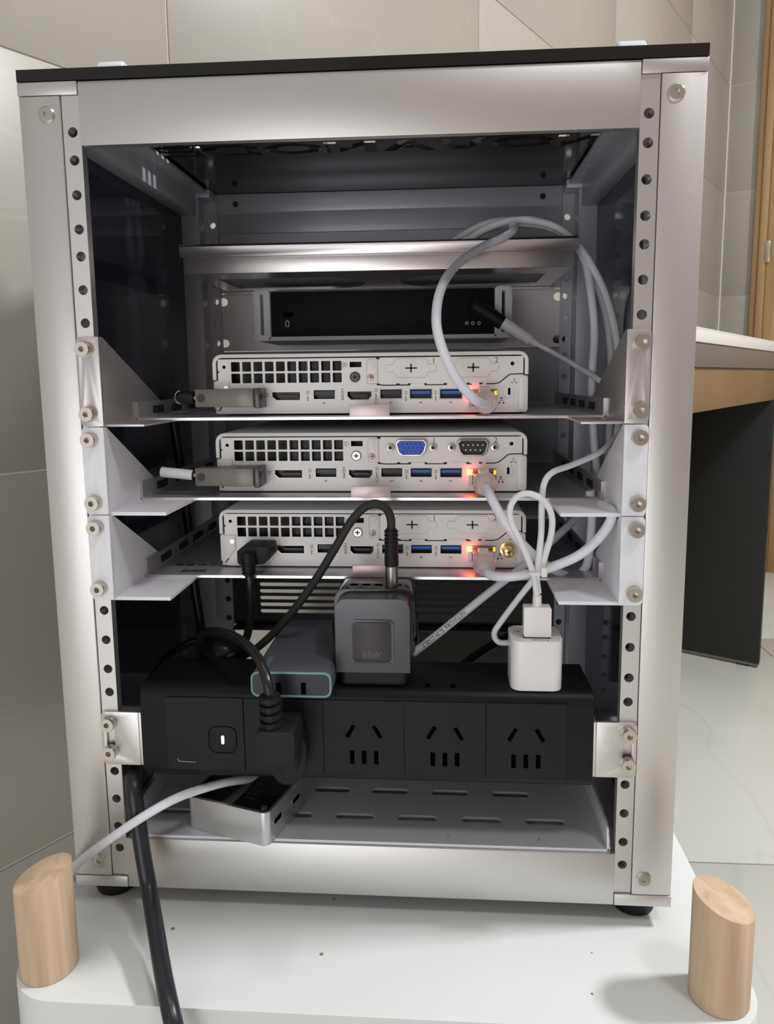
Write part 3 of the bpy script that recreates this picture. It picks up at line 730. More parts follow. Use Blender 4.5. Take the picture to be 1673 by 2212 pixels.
    t.part('cover_dimple', G().cyl((-81.2, Y - 0.85, zz(-18.9)), (0, 1, 0), 1.3, 0.3, 16), SHEET)
    # screws
    scr = G().lathe((-7.6, Y, zz(-13.2)), (0, -1, 0), [(2.9, 0), (2.9, 0.5), (2.3, 1.1)], 24)
    s1 = t.part('thumb_screw', scr, screw_m)
    g = G().box(-9.0, -6.2, Y - 1.16, Y - 0.9, zz(-13.55), zz(-12.85)).box(-7.95, -7.25, Y - 1.16, Y - 0.9, zz(-14.6), zz(-11.8)); t.part('cross_slot', g, SOCKET, parent=s1)
    s2 = t.part('option_screw', G().lathe((1.2, Y - 0.5, zz(-13.5)), (0, -1, 0), [(1.9, 0), (1.9, 0.2), (1.4, 0.4)], 20), CUPR)
    t.part('cross_slot', G().box(0.2, 2.2, Y - 0.96, Y - 0.8, zz(-13.7), zz(-13.3)).box(1.0, 1.4, Y - 0.96, Y - 0.8, zz(-14.5), zz(-12.5)), SOCKET, parent=s2)
    # blank covers or connectors
    for cx in ((23.8, 58.2)):
        if not vga:
            a, b = blank_plate(t, cx, zz(-8.6), Y)
            p = t.part('blank_cover', G().prism([[(cx + u, zz(-8.6) + v) for u, v in a]], 'xz', Y - 0.32, Y - 0.02), PCW, label='knock-out cover with a cross slot', bevel=0.12)
            t.part('cover_groove', G().sweep([Vector((cx + u, Y - 0.06, zz(-8.6) + v)) for u, v in a + [a[0]]], 0.17, 5, False), GROOVE, parent=p)
            t.part('cross_slot', G().box(cx - 3.3, cx + 3.3, Y - 0.36, Y - 0.25, zz(-8.6) - 0.42, zz(-8.6) + 0.42).box(cx - 0.45, cx + 0.45, Y - 0.36, Y - 0.25, zz(-8.6) - 2.4, zz(-8.6) + 2.4), SOCKET, parent=p)
        else:
            isv = cx < 40
            zc = zz(-8.5)
            def dsub(hw, hh, r): return [(-hw + r * 0.9, hh), (hw - r * 0.9, hh), (hw, hh - r), (hw - 1.3, -hh + r), (hw - 1.3 - r, -hh), (-hw + 1.3 + r, -hh), (-hw + 1.3, -hh + r), (-hw, hh - r)]
            O = [(cx + u, zc + v) for u, v in dsub(9.0, 4.75, 2.0)]; I = [(cx + u, zc + v) for u, v in dsub(7.9, 3.8, 1.6)]
            p = t.part('vga_port' if isv else 'serial_port', G().prism([O, I], 'xz', Y - 3.2, Y), STEEL if isv else PORTM, bevel=0.2)
            t.part('insert', G().prism([I], 'xz', Y - (2.7 if isv else 0.6), Y - 0.1), VBLUE if isv else PBLACK, parent=p)
            g = G()
            if isv:
                for r_, (nn, dx) in enumerate(((5, -0.3), (5, 0.8), (5, -0.3))):
                    for c in range(nn): g.cyl((cx - 4.9 + c * 2.45 + dx * (1 if r_ == 1 else 0), Y - 2.74, zc + 2.1 - r_ * 2.1), (0, 1, 0), 0.45, 0.1, 8)
                t.part('pin_sockets', g, SOCKET, parent=p)
            else:
                for c in range(5): g.cyl((cx - 5.4 + c * 2.7, Y - 2.8, zc + 1.4), (0, 1, 0), 0.42, 2.5, 8)
                for c in range(4): g.cyl((cx - 4.05 + c * 2.7, Y - 2.8, zc - 1.4), (0, 1, 0), 0.42, 2.5, 8)
                t.part('pins', g, SHEET, parent=p)
            for s in (-1, 1):
                nt_ = t.part('hex_nut', G().cyl((cx + s * 12.0, Y, zc), (0, -1, 0), 2.3, 2.6, 6), SHEET, parent=p, bevel=0.2)
                t.part('nut_bore', G().cyl((cx + s * 12.0, Y - 2.55, zc), (0, -1, 0), 1.1, 0.1, 14), SOCKET, parent=p)
    if sma:
        p = t.part('antenna_socket', G().lathe((78.1, Y, zz(-22.6)), (0, -1, 0), [(4.2, 0), (4.2, 0.6), (3.2, 0.7), (3.2, 4.0), (3.0, 4.2), (3.2, 5.0), (3.2, 8.0), (2.4, 8.6)], 26), GOLD, label='gold antenna socket')
        t.part('bore', G().cyl((78.1, Y - 8.55, zz(-22.6)), (0, -1, 0), 0.8, 0.15, 12), SOCKET, parent=p)
    else:
        t.part('lock_boss', G().prism([rrect(75.0, 81.2, zz(-25.2), zz(-18.7), 2.4, 5), rrect(77.4, 78.8, zz(-23.9), zz(-20.0), 0.3, 2)], 'xz', Y - 0.3, Y - 0.01), PCW, bevel=0.15)
    # printed marks
    mk = G()
    def put(txt, x, z, size, vert=False, flip=False):
        r_, u_ = ((1, 0, 0), (0, 0, 1)) if not vert else ((0, 0, -1), (1, 0, 0))
        g = text_g(txt, size, (x, Y - 0.02, zz(z)), r_, u_, 0.03); mk.add(g.v, g.f)
    put('1', 36.4, -4.8, 4.2); put('2', 71.0, -4.7, 4.2)
    for c, x in (('6', -25.4), ('5', 12.3), ('4', 28.9), ('3', 45.7)): put(c, x, -27.6, 2.7, True)
    put('HDMI', -15.0, -22.8, 2.6, True); put('D', -58.2, -22.9, 3.0, True); put('..', -58.6, -20.6, 3.0, False)
    for x, z in ((-34.6, -21.6), (4.0, -20.6), (20.8, -22.2), (37.4, -22.2)): put('SS', x, z, 2.4, True)
    for x, z in ((-34.6, -24.6), (4.0, -23.6), (20.8, -25.0), (37.4, -25.0)):
        mk.box(x - 0.12, x + 0.12, Y - 0.06, Y, zz(z - 1.2), zz(z + 1.4)); mk.box(x - 0.7, x + 0.7, Y - 0.06, Y, zz(z - 0.1), zz(z + 0.1)); mk.prism([circ(x, zz(z - 1.3), 0.4, 8)], 'xz', Y - 0.06, Y)
    mk.prism([rect(3.3, 4.8, zz(-28.2), zz(-25.6)), rect(3.5, 4.6, zz(-28.0), zz(-25.8))], 'xz', Y - 0.06, Y)
    mk.prism([[(-14.3, zz(-7.6)), (-12.6, zz(-7.6)), (-11.8, zz(-6.4)), (-12.6, zz(-5.2)), (-14.3, zz(-5.2))], [(-14.1, zz(-7.4)), (-12.7, zz(-7.4)), (-12.05, zz(-6.4)), (-12.7, zz(-5.4)), (-14.1, zz(-5.4))]], 'xz', Y - 0.06, Y); put('K', -13.3, -6.4, 1.7)
    if True:                                                            # network mark and antenna mark
        for (x, z) in ((73.9, -25.6), (72.8, -28.2), (75.0, -28.2)): mk.box(x - 0.5, x + 0.5, Y - 0.06, Y, zz(z - 0.45), zz(z + 0.45))
        mk.box(72.6, 75.2, Y - 0.06, Y, zz(-27.1), zz(-26.9)); mk.box(73.8, 74.0, Y - 0.06, Y, zz(-27.0), zz(-25.6))
        for a in (90, 210, 330):
            q = (80.8 + 1.5 * math.cos(math.radians(a)), -16.5 + 1.3 * math.sin(math.radians(a)))
            mk.prism([circ(q[0], zz(q[1]), 0.35, 8)], 'xz', Y - 0.06, Y); mk.sweep([(80.8, Y - 0.02, zz(-16.5)), (q[0], Y - 0.02, zz(q[1]))], 0.1, 5)
    t.part('printed_marks', mk, INK, label='small grey port lettering')
    for (x, y) in ((-75, 75), (75, 75), (-75, 195), (75, 195)): t.part('rubber_foot', G().cyl((x, y, zz(-34.45)), (0, 0, 1), 6, 1.1, 20), RUBBER)
    return t
build_pc(0, 'topmost mini computer, with a dark thumb screw and two blank covers', False, DSTEEL, True, False, '')
build_pc(1, 'middle mini computer, with blue VGA and dark serial connectors', True, STEEL, True, False, '')
build_pc(2, 'lowest mini computer, with a gold antenna socket beside the network jack', False, STEEL, True, True, '')

# ------------------------------------------------------------------ cables
def pix(lst):
    return [at(x, y, Y=Y) for x, y, Y in lst]
def cable(name, lst, r, m_, label, cat='cable', group=None, n=12):
    pts = spline(pix(lst)); base = min(pts, key=lambda p: p.z)
    return single(name, G().sweep(pts, r, n), m_, base, label, cat, group, smooth=60)

def net_cable(k, lst, label, r=2.45):
    """a network cable whose clear plug sits in computer k"""
    z0 = -96.7 - 44.3 * k; Y = 55
    pts = spline([Vector((64.6, 34.0, z0 - 28.6))] + pix(lst))
    t = Thing('network_cable', (64.6, 45, z0 - 31), label, 'cable', 'white network cables plugged into the computers')
    t.part('jacket', G().sweep(pts, r, 14), CABW, smooth=60)
    p = t.part('plug', G().box(58.2, 69.4, 37, 56, z0 - 29.4, z0 - 22.9), CLEAR, label='clear plastic plug', bevel=0.7)
    t.part('latch', G().prism([[(37, z0 - 22.6), (37, z0 - 19.2), (39, z0 - 18.4), (54, z0 - 21.4), (54, z0 - 22.6)]], 'yz', 61.0, 66.2), CLEAR, parent=p, bevel=0.25)
    t.part('boot', G().sweep([Vector((63.9, 44, z0 - 26.6)), Vector((64.2, 38, z0 - 27.4)), Vector((64.6, 33, z0 - 28.6))], [6.2, 6.6, 4.6], 16), CLEAR, parent=p, smooth=60)
    return t
net_cable(0, [(1025, 862, 18), (985, 815, 10), (955, 750, 8), (943, 690, 12), (953, 625, 30), (985, 575, 60), (1040, 535, 90), (1088, 513, 104), (1110, 497, 112), (1108, 488, 122)],
          'white network cable arching from the topmost computer up over the rear shelf lip')
net_cable(1, [(1062, 1076, 22), (1088, 1122, 16), (1120, 1165, 16), (1160, 1205, 22), (1200, 1232, 40), (1238, 1245, 55), (1266, 1225, 55), (1276, 1170, 52), (1280, 1110, 46), (1275, 1060, 46)],
          'white network cable dropping from the middle computer and curling up at the right')
net_cable(2, [(1062, 1243, 22), (1100, 1246, 16), (1150, 1238, 15), (1200, 1222, 13), (1250, 1200, 10), (1292, 1165, 10), (1318, 1128, 6), (1322, 1105, 8), (1300, 1090, 20)],
          'white network cable running from the lowest computer sideways to the right')

bl = 'coiled white cables hanging down the right side'
cable('coiled_cable', [(985, 534, 140), (1020, 512, 140), (1060, 492, 140), (1110, 483, 138), (1170, 486, 136), (1225, 510, 132), (1262, 560, 128), (1278, 640, 112), (1285, 720, 104), (1281, 800, 94), (1280, 870, 92), (1285, 960, 90), (1293, 1040, 88)], 2.5, CABW2, 'innermost of the coiled white cables hanging down the right side of the rack', 'cable', bl)
cable('coiled_cable', [(965, 532, 150), (1000, 508, 150), (1050, 484, 148), (1110, 475, 146), (1175, 480, 142), (1230, 508, 138), (1270, 565, 132), (1303, 650, 130), (1318, 730, 122), (1322, 820, 116), (1318, 920, 110), (1312, 1010, 106), (1300, 1090, 104)], 2.5, CABW2, 'middle of the coiled white cables hanging down the right side of the rack', 'cable', bl)
cable('coiled_cable', [(1000, 530, 134), (1040, 500, 133), (1090, 480, 132), (1140, 476, 132), (1200, 490, 130), (1250, 530, 128), (1298, 610, 118), (1325, 690, 106), (1338, 770, 96), (1342, 850, 88), (1336, 930, 82), (1320, 1010, 80)], 2.4, CABW2, 'outermost of the coiled white cables hanging down the right side of the rack', 'cable', bl)

# slim printed network cable
pp = [(893, 1412, 44), (950, 1367, 46), (1010, 1318, 48), (1070, 1270, 50), (1120, 1232, 52), (1160, 1198, 58), (1200, 1162, 66), (1240, 1125, 78)]
t = Thing('slim_network_cable', at(893, 1412, Y=44), 'white cable with black printed words rising diagonally behind the white charger', 'cable')
t.part('jacket', G().sweep(spline(pix(pp)), 2.3, 14), CABW, smooth=60)
a, b = at(1006, 1321, Y=47.8), at(893, 1412, Y=44)
d = (b - a).normalized(); view = (CAM - (a + b) / 2).normalized(); n_ = (view - d * view.dot(d)).normalized(); up_ = n_.cross(d)
g = text_g('NETWORK SLIM CABLE', 3.0, a, d, up_, 0.05, 'LEFT', 2.3)
t.part('print', g, INK, label='black lettering')

# switch power lead
t = Thing('power_lead', at(1030, 690, Y=140), 'white lead with black angled plug in the black network switch', 'cable')
c = at(1030, 664, Y=143)
p = t.part('angled_plug', G().sweep(spline([c + Vector((0, 8, 0)), c + Vector((0, 1, 0)), at(1036, 668, Y=134), at(1060, 682, Y=133), at(1086, 697, Y=133)], 1.0), [5.6] * 8 + [6.2] * 8 + [4.8] * 60, 16) if False else
           G().sweep([c + Vector((0, 8, 0)), c, c + Vector((0, -7, 0)), c + Vector((0.4, -9, -0.2))], [5.4, 6.0, 5.8, 4.0], 18).sweep([at(1028, 662, Y=138), at(1050, 676, Y=137), at(1086, 698, Y=136)], [5.6, 5.2, 4.6], 16), RUBBER, label='black right-angle plug', smooth=50)
t.part('sleeve', G().sweep([at(1088, 697, Y=136), at(1120, 718, Y=135), at(1147, 736, Y=134)], [4.2, 4.0, 3.7], 16), CABW2)
t.part('strain_relief', G().sweep([at(1147, 736, Y=134), at(1163, 745, Y=133)], [2.8, 2.3], 14), CABW2)
t.part('jacket', G().sweep(spline(pix([(1160, 743, 133), (1200, 764, 128), (1250, 793, 104), (1300, 825, 74), (1330, 860, 68), (1338, 900, 62)])), 1.75, 12), CABW2, smooth=60)

# white USB cable, its loop and the tie
t = Thing('usb_cable', at(1160, 1375, Y=8), 'white USB cable looped and tied above the white wall charger', 'cable')
t.part('jacket', G().sweep(spline(pix([(1160, 1292, 8), (1157, 1262, 6), (1147, 1222, 2), (1125, 1170, -2), (1104, 1125, -3), (1104, 1092, -3), (1122, 1070, -3), (1148, 1067, -3), (1176, 1082, -2), (1192, 1112, 0), (1192, 1150, 2), (1180, 1195, 4), (1168, 1232, 6), (1150, 1256, 10), (1118, 1296, 16), (1085, 1340, 22), (1068, 1368, 24), (1078, 1387, 25), (1104, 1388, 26)])), 1.6, 12), CABW2, smooth=60)
t.part('second_strand', G().sweep(spline(pix([(1338, 938, 50), (1300, 975, 36), (1240, 1003, 24), (1195, 1020, 14), (1176, 1045, 8), (1171, 1090, 4), (1170, 1150, 4), (1164, 1205, 4), (1160, 1245, 6), (1164, 1280, 9)])), 1.6, 12), CABW2, smooth=60)
q = at(1160, 1340, Y=8)
zt, zb = at(1160, 1308, Y=8).z, at(1160, 1371, Y=8).z
t.part('plug_shell', G().prism([rrect(q.x - 6.9, q.x + 6.9, zb, zt, 1.0, 4)], 'xz', 4.2, 11.0), WPLUG, bevel=0.8, seg=3)
t.part('strain_relief', G().cyl((q.x, 7.6, zt - 0.5), (0, 0, 1), 2.4, 6.0, 16, 2.2), WPLUG)
t.part('metal_plug', G().box(q.x - 6.0, q.x + 6.0, 5.3, 9.8, zb - 3.4, zb + 0.5), USBM, label='steel USB plug shell')
USBQ = (q.x, zb)
c = at(1160, 1236, Y=3)
ring = [c + Vector((4.4 * math.cos(a), 3.4 * math.sin(a), 0.3 * math.sin(a + 1))) for a in [2 * math.pi * k / 24 for k in range(25)]]
tt = Thing('cable_tie', c - Vector((0, 0, 2)), 'small white cable tie cinched round the looped white USB cable', 'cable tie')
tt.part('band', G().sweep(ring, 0.9, 8, False), WPLUG, smooth=60)
hd_ = at(1176, 1236, Y=-1); tt.part('head', G().box(hd_.x - 1.5, hd_.x + 1.5, -2.4, 1.5, hd_.z - 2.3, hd_.z + 2.3), WPLUG, bevel=0.5)

# ------------------------------------------------------------------ display adapters and plug
def adapter(y0, y1, k, label):
    a = at(427, y0, Y=46); b = at(568, y1, Y=46)
    z0, z1 = b.z, a.z
    t = Thing('display_adapter', ((a.x + b.x) / 2, 48, z0), label, 'adapter', 'grey display adapters at the left of the computers')
    xm = a.x + (b.x - a.x) * 0.52
    gg = G().prism([[(a.x, 40.5), (xm - 3, 40.5), (xm + 4, 38.5), (b.x - 3.2, 38.5), (b.x - 3.2, 54.6), (xm, 54.6), (xm - 3, 50), (a.x, 50)]], 'xy', z0 + 0.7, z1 - 0.4)
    body = t.part('body', gg, ADPT, bevel=0.6)
    t.part('connector_collar', G().box(b.x - 3.2, b.x + 0.1, 39.2, 54.8, z0, z1 - 0.1), GUNM, bevel=0.5, label='dark collar at the port')
    c = (a.x + 3.6, 40.45, (z0 + z1) / 2 + 0.2)
    t.part('eyelet', G().lathe(c, (0, -1, 0), [(2.3, 0), (2.3, 0.12)], 20), SOCKET, parent=body)
    return t, a, (z0 + z1) / 2
t, a, zc = adapter(839, 881, 0, 'grey metal display adapter with black sleeved end at the topmost computer')
t.part('neck', G().cyl((a.x, 45.5, zc + 0.3), (-1, 0, 0), 1.4, 1.6, 12), SHEET)
t.part('end_sleeve', G().sweep([Vector((a.x - 1.6, 45.5, zc + 0.3)), Vector((a.x - 6, 46, zc + 0.4)), Vector((a.x - 11.5, 47, zc + 0.8)), Vector((a.x - 12.6, 47.2, zc + 0.9))], [3.6, 3.6, 3.4, 2.4], 18), CABK, smooth=60)
t.part('end_rim', G().sweep([Vector((a.x - 9 - 3.0 * math.sin(math.radians(q)), 43.2 - 0.4 * math.sin(math.radians(q)), zc + 0.7 + 3.6 * math.cos(math.radians(q)))) for q in range(0, 181, 12)], 0.22, 6), SHEET)
t, a, zc = adapter(1007, 1050, 1, 'grey metal display adapter with white sleeved end at the middle computer')
t.part('neck', G().cyl((a.x, 45.5, zc + 0.6), (-1, 0, 0), 1.4, 2.0, 12), SHEET)
t.part('end_sleeve', G().sweep([Vector((a.x - 2, 45.5, zc + 0.6)), Vector((a.x - 21, 46.5, zc + 2.4))], 2.9, 20), CABW2)
t.part('end_plug', G().cyl((a.x - 1.9, 45.5, zc + 0.6), (-1, 0, 0.1), 2.95, 0.7, 20), PBLACK)

t = Thing('display_cable', at(540, 1400, Y=40), 'black display cable with a wide angled plug in the lowest computer', 'cable')
zq = at(549, 1194, Y=44).z; xl, xr = at(514, 1194, Y=40).x, at(585, 1194, Y=40).x
t.part('plug', G().prism([[(xl, zq - 4.5), (xl, zq + 2.2), (xl + 4.2, zq + 5.2), (xr - 0.8, zq + 5.2), (xr, zq + 4.2), (xr, zq - 2.0), (xr - 4, zq - 5.2), (xl + 5, zq - 6.2), (xl + 1.4, zq - 5.8)]], 'xz', 38, 54.9), RUBBER, bevel=1.2, seg=3)
g = G().sweep([at(536, 1196, Y=36), at(537, 1212, Y=35), at(538, 1228, Y=35), at(538, 1243, Y=35)], [4.0, 3.9, 3.6, 2.9], 16)
for py in (1214, 1221, 1229, 1236): g.sweep([at(538, py, Y=35), at(538, py + 3.2, Y=35)], 4.2 - (py - 1214) * 0.02, 16)
t.part('strain_relief', g, RUBBER)
t.part('jacket', G().sweep(spline(pix([(538, 1238, 35), (541, 1262, 35), (542, 1300, 38), (540, 1345, 42), (530, 1385, 48), (512, 1410, 52), (490, 1420, 50)])), 2.35, 14), CABK, smooth=60)

# ------------------------------------------------------------------ power strip and its brackets
ps = Thing('power_strip', (0, 18, -319), 'long black power strip with a lit switch and three empty outlets facing front', 'power strip')
SY = -4.0; ST, SB = -268.0, -319.0
ps.part('body', G().prism([rrect(SY + 0.6, 41, SB, ST, 6.5, 8)], 'yz', -116.2, 116.6), STRIPM, bevel=1.6, seg=3, angle=60)
DIV = [-103.0, -61.4, -20.0, 21.6, 62.9, 103.4]
fz0, fz1 = SB + 6.0, ST - 5.2
for i in range(5):
    x0, x1 = DIV[i] + 0.3, DIV[i + 1] - 0.3
    loops = [rect(x0, x1, fz0, fz1)]
    cx = (x0 + x1) / 2
    if i == 0: loops.append(rrect(-80.4, -65.4, -303.4, -288.6, 4.2, 6))
    def slot(px, pz, w, h, ang):
        c, s_ = math.cos(math.radians(ang)), math.sin(math.radians(ang))
        return [(px + u * c - v * s_, pz + u * s_ + v * c) for u, v in ((-w / 2, -h / 2), (w / 2, -h / 2), (w / 2, h / 2), (-w / 2, h / 2))]
    if i >= 1:
        loops.append(slot(cx - 6.9, -289.7, 2.1, 7.6, -30)); loops.append(slot(cx + 6.9, -289.9, 2.1, 7.6, 30))
        for dx in (-6.2, 0, 6.2): loops.append(slot(cx + dx, -303.9, 2.4, 7.4, 0))
    ps.part('outlet_face' if i else 'switch_face', G().prism(loops, 'xz', SY - 0.3, SY + 0.8), STRIPF, bevel=0.12, seg=1)
    if i >= 1:
        ps.part('outlet_slots', G().box(cx - 12, cx + 12, SY + 0.58, SY + 0.7, -309, -284), HOLE)
bt = ps.part('power_button', G().prism([rrect(-80.0, -65.8, -303.0, -289.0, 4.0, 6)], 'xz', SY - 0.45, SY + 0.7), STRIPF, bevel=0.3)
ps.part('indicator', G().prism([rrect(-73.6, -72.2, -298.3, -293.7, 0.65, 5)], 'xz', SY - 0.6, SY - 0.1), LED_W, parent=bt, label='white lit indicator bar')
ps.part('corner_mark', G().sweep([(-97.6, SY - 0.32, -307.0), (-97.0, SY - 0.32, -308.2), (-95.6, SY - 0.32, -308.6), (-88, SY - 0.32, -308.8)], 0.12, 5), GREYP)
for x in (33.5, 46.5): ps.part('top_outlet_slot', G().box(x - 1.2, x + 1.2, 2.0, 6.0, ST - 0.5, ST + 0.06), HOLE)
for s, w in ((-1, 'left'), (1, 'right')):
    t = Thing('strip_bracket', (s * 128, 5, -312.8), 'bent silver bracket fixing the %s end of the black power strip to the rail' % w, 'bracket', 'power strip brackets')
    x0, x1 = sorted((s * 138.5, s * 118.6))
    slotx = rrect(*sorted((s * 136.2, s * 131.8)), -306.5, -287.2, 2.1, 5)
    cn = (1, 0, 0, 1) if s < 0 else (0, 1, 1, 0)
    t.part('face_plate', G().prism([rrect(x0, x1, -312.6, -283.2, 2.0, 5, cn), slotx], 'xz', -2.0, -0.05), ALU, bevel=0.3)
    x0, x1 = sorted((s * 118.6, s * 117.0))
    t.part('side_fold', G().box(x0, x1, -2.0, 38, -312.6, -283.2), ALU, bevel=0.3)
    for z in (-288.92, -304.8): t.inst('screw', SCREW, (s * HX, -2.05, z), rot=(0, random.random() * 6, 0))

# mains plug in the first outlet
t = Thing('mains_plug', (-38, -15, -316), 'black mains plug with ribbed strain relief in the power strip beside the lit switch', 'plug')
pcx = -37.6
base = [(pcx + 10.2 * math.cos(a) * (1.0), -297.5 + 17.0 * math.sin(a)) for a in [2 * math.pi * k / 36 for k in range(36)]]
t.part('base_flange', G().prism([base], 'xz', -14, SY - 0.4), RUBBER, bevel=1.4, seg=3)
zB0, zB1 = at(596, 1652, Y=-34).z, at(596, 1580, Y=-34).z
xB0, xB1 = at(552, 1615, Y=-34).x, at(637, 1615, Y=-34).x
t.part('body', G().prism([rrect(xB0, xB1, zB0, zB1, 3.2, 5)], 'xz', -35, -13), RUBBER, bevel=2.2, seg=3)
t.part('lower_body', G().prism([[(xB0 + 4, zB0 + 4), (xB1 - 1, zB0 + 4), (xB1 - 1, zB0 - 8), (xB1 - 5, zB0 - 14), (xB0 + 9, zB0 - 12), (xB0 + 5, zB0 - 4)]], 'xz', -24, -13), RUBBER, bevel=2.5, seg=3)
p_a, p_b = at(590, 1592, Y=-28), at(583, 1500, Y=-28)
g = G().sweep([p_a, p_b], [4.4, 3.6], 18)
for k in range(5):
    u = 0.10 + k * 0.19; g.sweep([p_a.lerp(p_b, u), p_a.lerp(p_b, u + 0.115)], [5.8 - k * 0.12, 5.7 - k * 0.12], 18)
t.part('strain_relief', g, RUBBER, smooth=40)
t.part('cord', G().sweep(spline([p_b + Vector((0, 0, -3))] + pix([(579, 1478, -28), (563, 1432, -20), (538, 1398, -8), (503, 1374, 8), (465, 1364, 22), (437, 1372, 34), (432, 1398, 42), (452, 1424, 48), (495, 1437, 50)])), 2.5, 14), CABK, smooth=60)

# black cables behind, at the left
cable('black_cable', [(370, 880, 110), (383, 960, 112), (398, 1060, 114), (410, 1160, 116), (420, 1260, 116), (432, 1340, 112), (440, 1400, 100)], 3.0, CABK, 'black cord hanging down inside the left of the rack behind the white brackets')
cable('black_cable', [(325, 1470, 60), (352, 1432, 75), (390, 1400, 88), (440, 1380, 95), (500, 1390, 90), (530, 1410, 80)], 2.6, CABK, 'short black cord curving up at the left behind the power strip')
single('black_adapter', G().lathe(at(478, 1440, Y=62), (0.2, 0.1, 1), [(7, 0), (11, 2), (12.5, 8), (11, 15), (6, 18)], 26), CABK, at(478, 1440, Y=62), 'round black cable adapter lying behind the left end of the power strip', 'adapter', smooth=60)
cable('black_cable', [(985, 1452, 60), (1015, 1425, 70), (1060, 1395, 85), (1105, 1373, 95), (1150, 1372, 90)], 2.6, CABK, 'black cord running behind the white wall charger')

# thick mains cord leaving the rack
cable('mains_cable', [(300, 1640, 20), (289, 1668, 4), (289, 1700, -6), (297, 1765, -10), (309, 1845, -13), (322, 1920, -18), (337, 2010, -36), (352, 2100, -56), (368, 2180, -71), (380, 2235, -76), (390, 2300, -79)], 4.1, CABT, 'thick black mains cord hanging over the front of the white table', n=18)

# ------------------------------------------------------------------ things on the power strip
t = Thing('wall_charger', (5, 20, ST), 'dark grey cube charger with silver cable plugged on top, on the power strip', 'charger')
x0, x1 = -13.6, 24.6; z1 = at(805, 1283, Y=4).z
t.part('base', G().box(-11.6, 23.2, 0.6, 34, ST + 0.02, ST + 14), RUBBER, bevel=3.0, seg=4)
zsp = at(805, 1452, Y=1).z
outl = rrect(x0, x1, zsp, z1 - 1.6, 6.0, 8, (0, 0, 1, 1))
t.part('front_shell', G().prism([outl], 'xz', 0.2, 14), GUNM, bevel=2.6, seg=5, angle=50)
t.part('raised_frame', G().prism([rrect(-5.6, 16.4, zsp + 5, zsp + 28.2, 2.6, 6), rrect(-4.6, 15.4, zsp + 6, zsp + 27.2, 2.0, 6)], 'xz', -0.35, 1), GUNM, bevel=0.3)
zc = zsp + 16.6
fp = t.part('front_plate', G().prism([rrect(-4.2, 15.0, zsp + 6.4, zsp + 26.8, 1.8, 6)], 'xz', -0.15, 1), mat('charger_plate', (0.050, 0.044, 0.047), 0.42, 0.5), bevel=0.25)
t.part('lettering', text_g('65W', 4.6, (5.2, -0.16, zsp + 9.6), (1, 0, 0), (0, 0, 1), 0.05), mat('debossed_mark', (0.085, 0.075, 0.076), 0.3, 0.6), parent=fp, label='faint 65W lettering')
t.part('rear_shell', G().prism([rrect(x0 - 2.2, x1 + 2.2, zsp + 2, z1 - 0.3, 6.5, 8)], 'xz', 13.5, 34), GLOSSK, bevel=2.0, seg=3, angle=50)
for x in (x0 - 2.4, x1 + 2.4): t.part('side_bulge', G().lathe((x, 22, zc), (1 if x > 0 else -1, 0, 0), [(10, -1), (9.4, 0.5), (7, 1.3)], 28), GLOSSK, smooth=60)
for x in (-6, 0.5, 7): t.part('top_port', G().prism([rrect(x - 2.2, x + 2.2, 20, 23.2, 1.2, 4)], 'xy', z1 - 0.5, z1 - 0.22), HOLE)
xc = at(847, 1285, Y=20).x
t2 = Thing('usb_c_cable', (xc, 20, z1), 'black braided cable with silver plug arching from the dark grey charger', 'cable')
zA, zM, zT = z1 - 0.2, at(846, 1222, Y=20).z, at(846, 1142, Y=20).z
t2.part('metal_sleeve', G().lathe((xc, 20, zA), (0, 0, 1), [(3.3, 0), (3.4, 0.6), (3.4, zM - zA + 2)], 24), mat('brushed_plug_metal', (0.34, 0.31, 0.29), 0.3, 1.0))
g = G().lathe((xc, 20, zM), (0, 0, 1), [(3.7, 0), (3.75, 4), (3.3, zT - zM - 6), (2.9, zT - zM)], 24)
for k in range(4): g.lathe((xc, 20, zT - 8 + k * 2.0), (0, 0, 1), [(3.7, 0), (3.7, 1.0)], 20)
t2.part('strain_relief', g, RUBBER)
t2.part('jacket', G().sweep(spline([Vector((xc, 20, zT - 1))] + pix([(845, 1122, 20), (836, 1100, 18), (813, 1088, 16), (785, 1098, 16), (755, 1132, 16), (722, 1188, 18), (680, 1256, 22), (635, 1318, 28), (595, 1364, 36), (555, 1400, 46), (520, 1420, 56)])), 2.25, 14), BRAID, smooth=60)

t = Thing('charging_block', (-34, 20, ST), 'flat dark grey charging block with teal edged end lying on the power strip', 'charger')
zt, zb = -254.9, ST + 0.05
t.part('body', G().prism([rrect(-54.6, -14.0, zb, zt, 3.6, 6)], 'xz', -12.5, 66), DOCKT, bevel=0.5)
t.part('edge_trim', G().prism([rrect(-54.6, -14.0, zb, zt, 3.6, 6), rrect(-53.6, -15.0, zb + 1, zt - 1, 2.8, 6)], 'xz', -13.2, -12.4), TEAL, bevel=0.15)
t.part('end_face', G().prism([rrect(-53.5, -15.1, zb + 1.1, zt - 1.1, 2.7, 6)], 'xz', -12.9, -12.45), DOCKF)
for px in (602, 656): q = at(px, 1489, Y=-13); t.part('port_slot', G().box(q.x - 1.3, q.x + 1.3, -13.0, -12.8, zb + 1.6, q.z + 3.4), HOLE)
q = at(580, 1431, Z=zt)
t.part('lettering', text_g('CUKTECH', 3.2, (q.x, q.y, zt), (0, 1, 0), (-1, 0, 0), 0.05), TEALT, label='small cyan lettering')

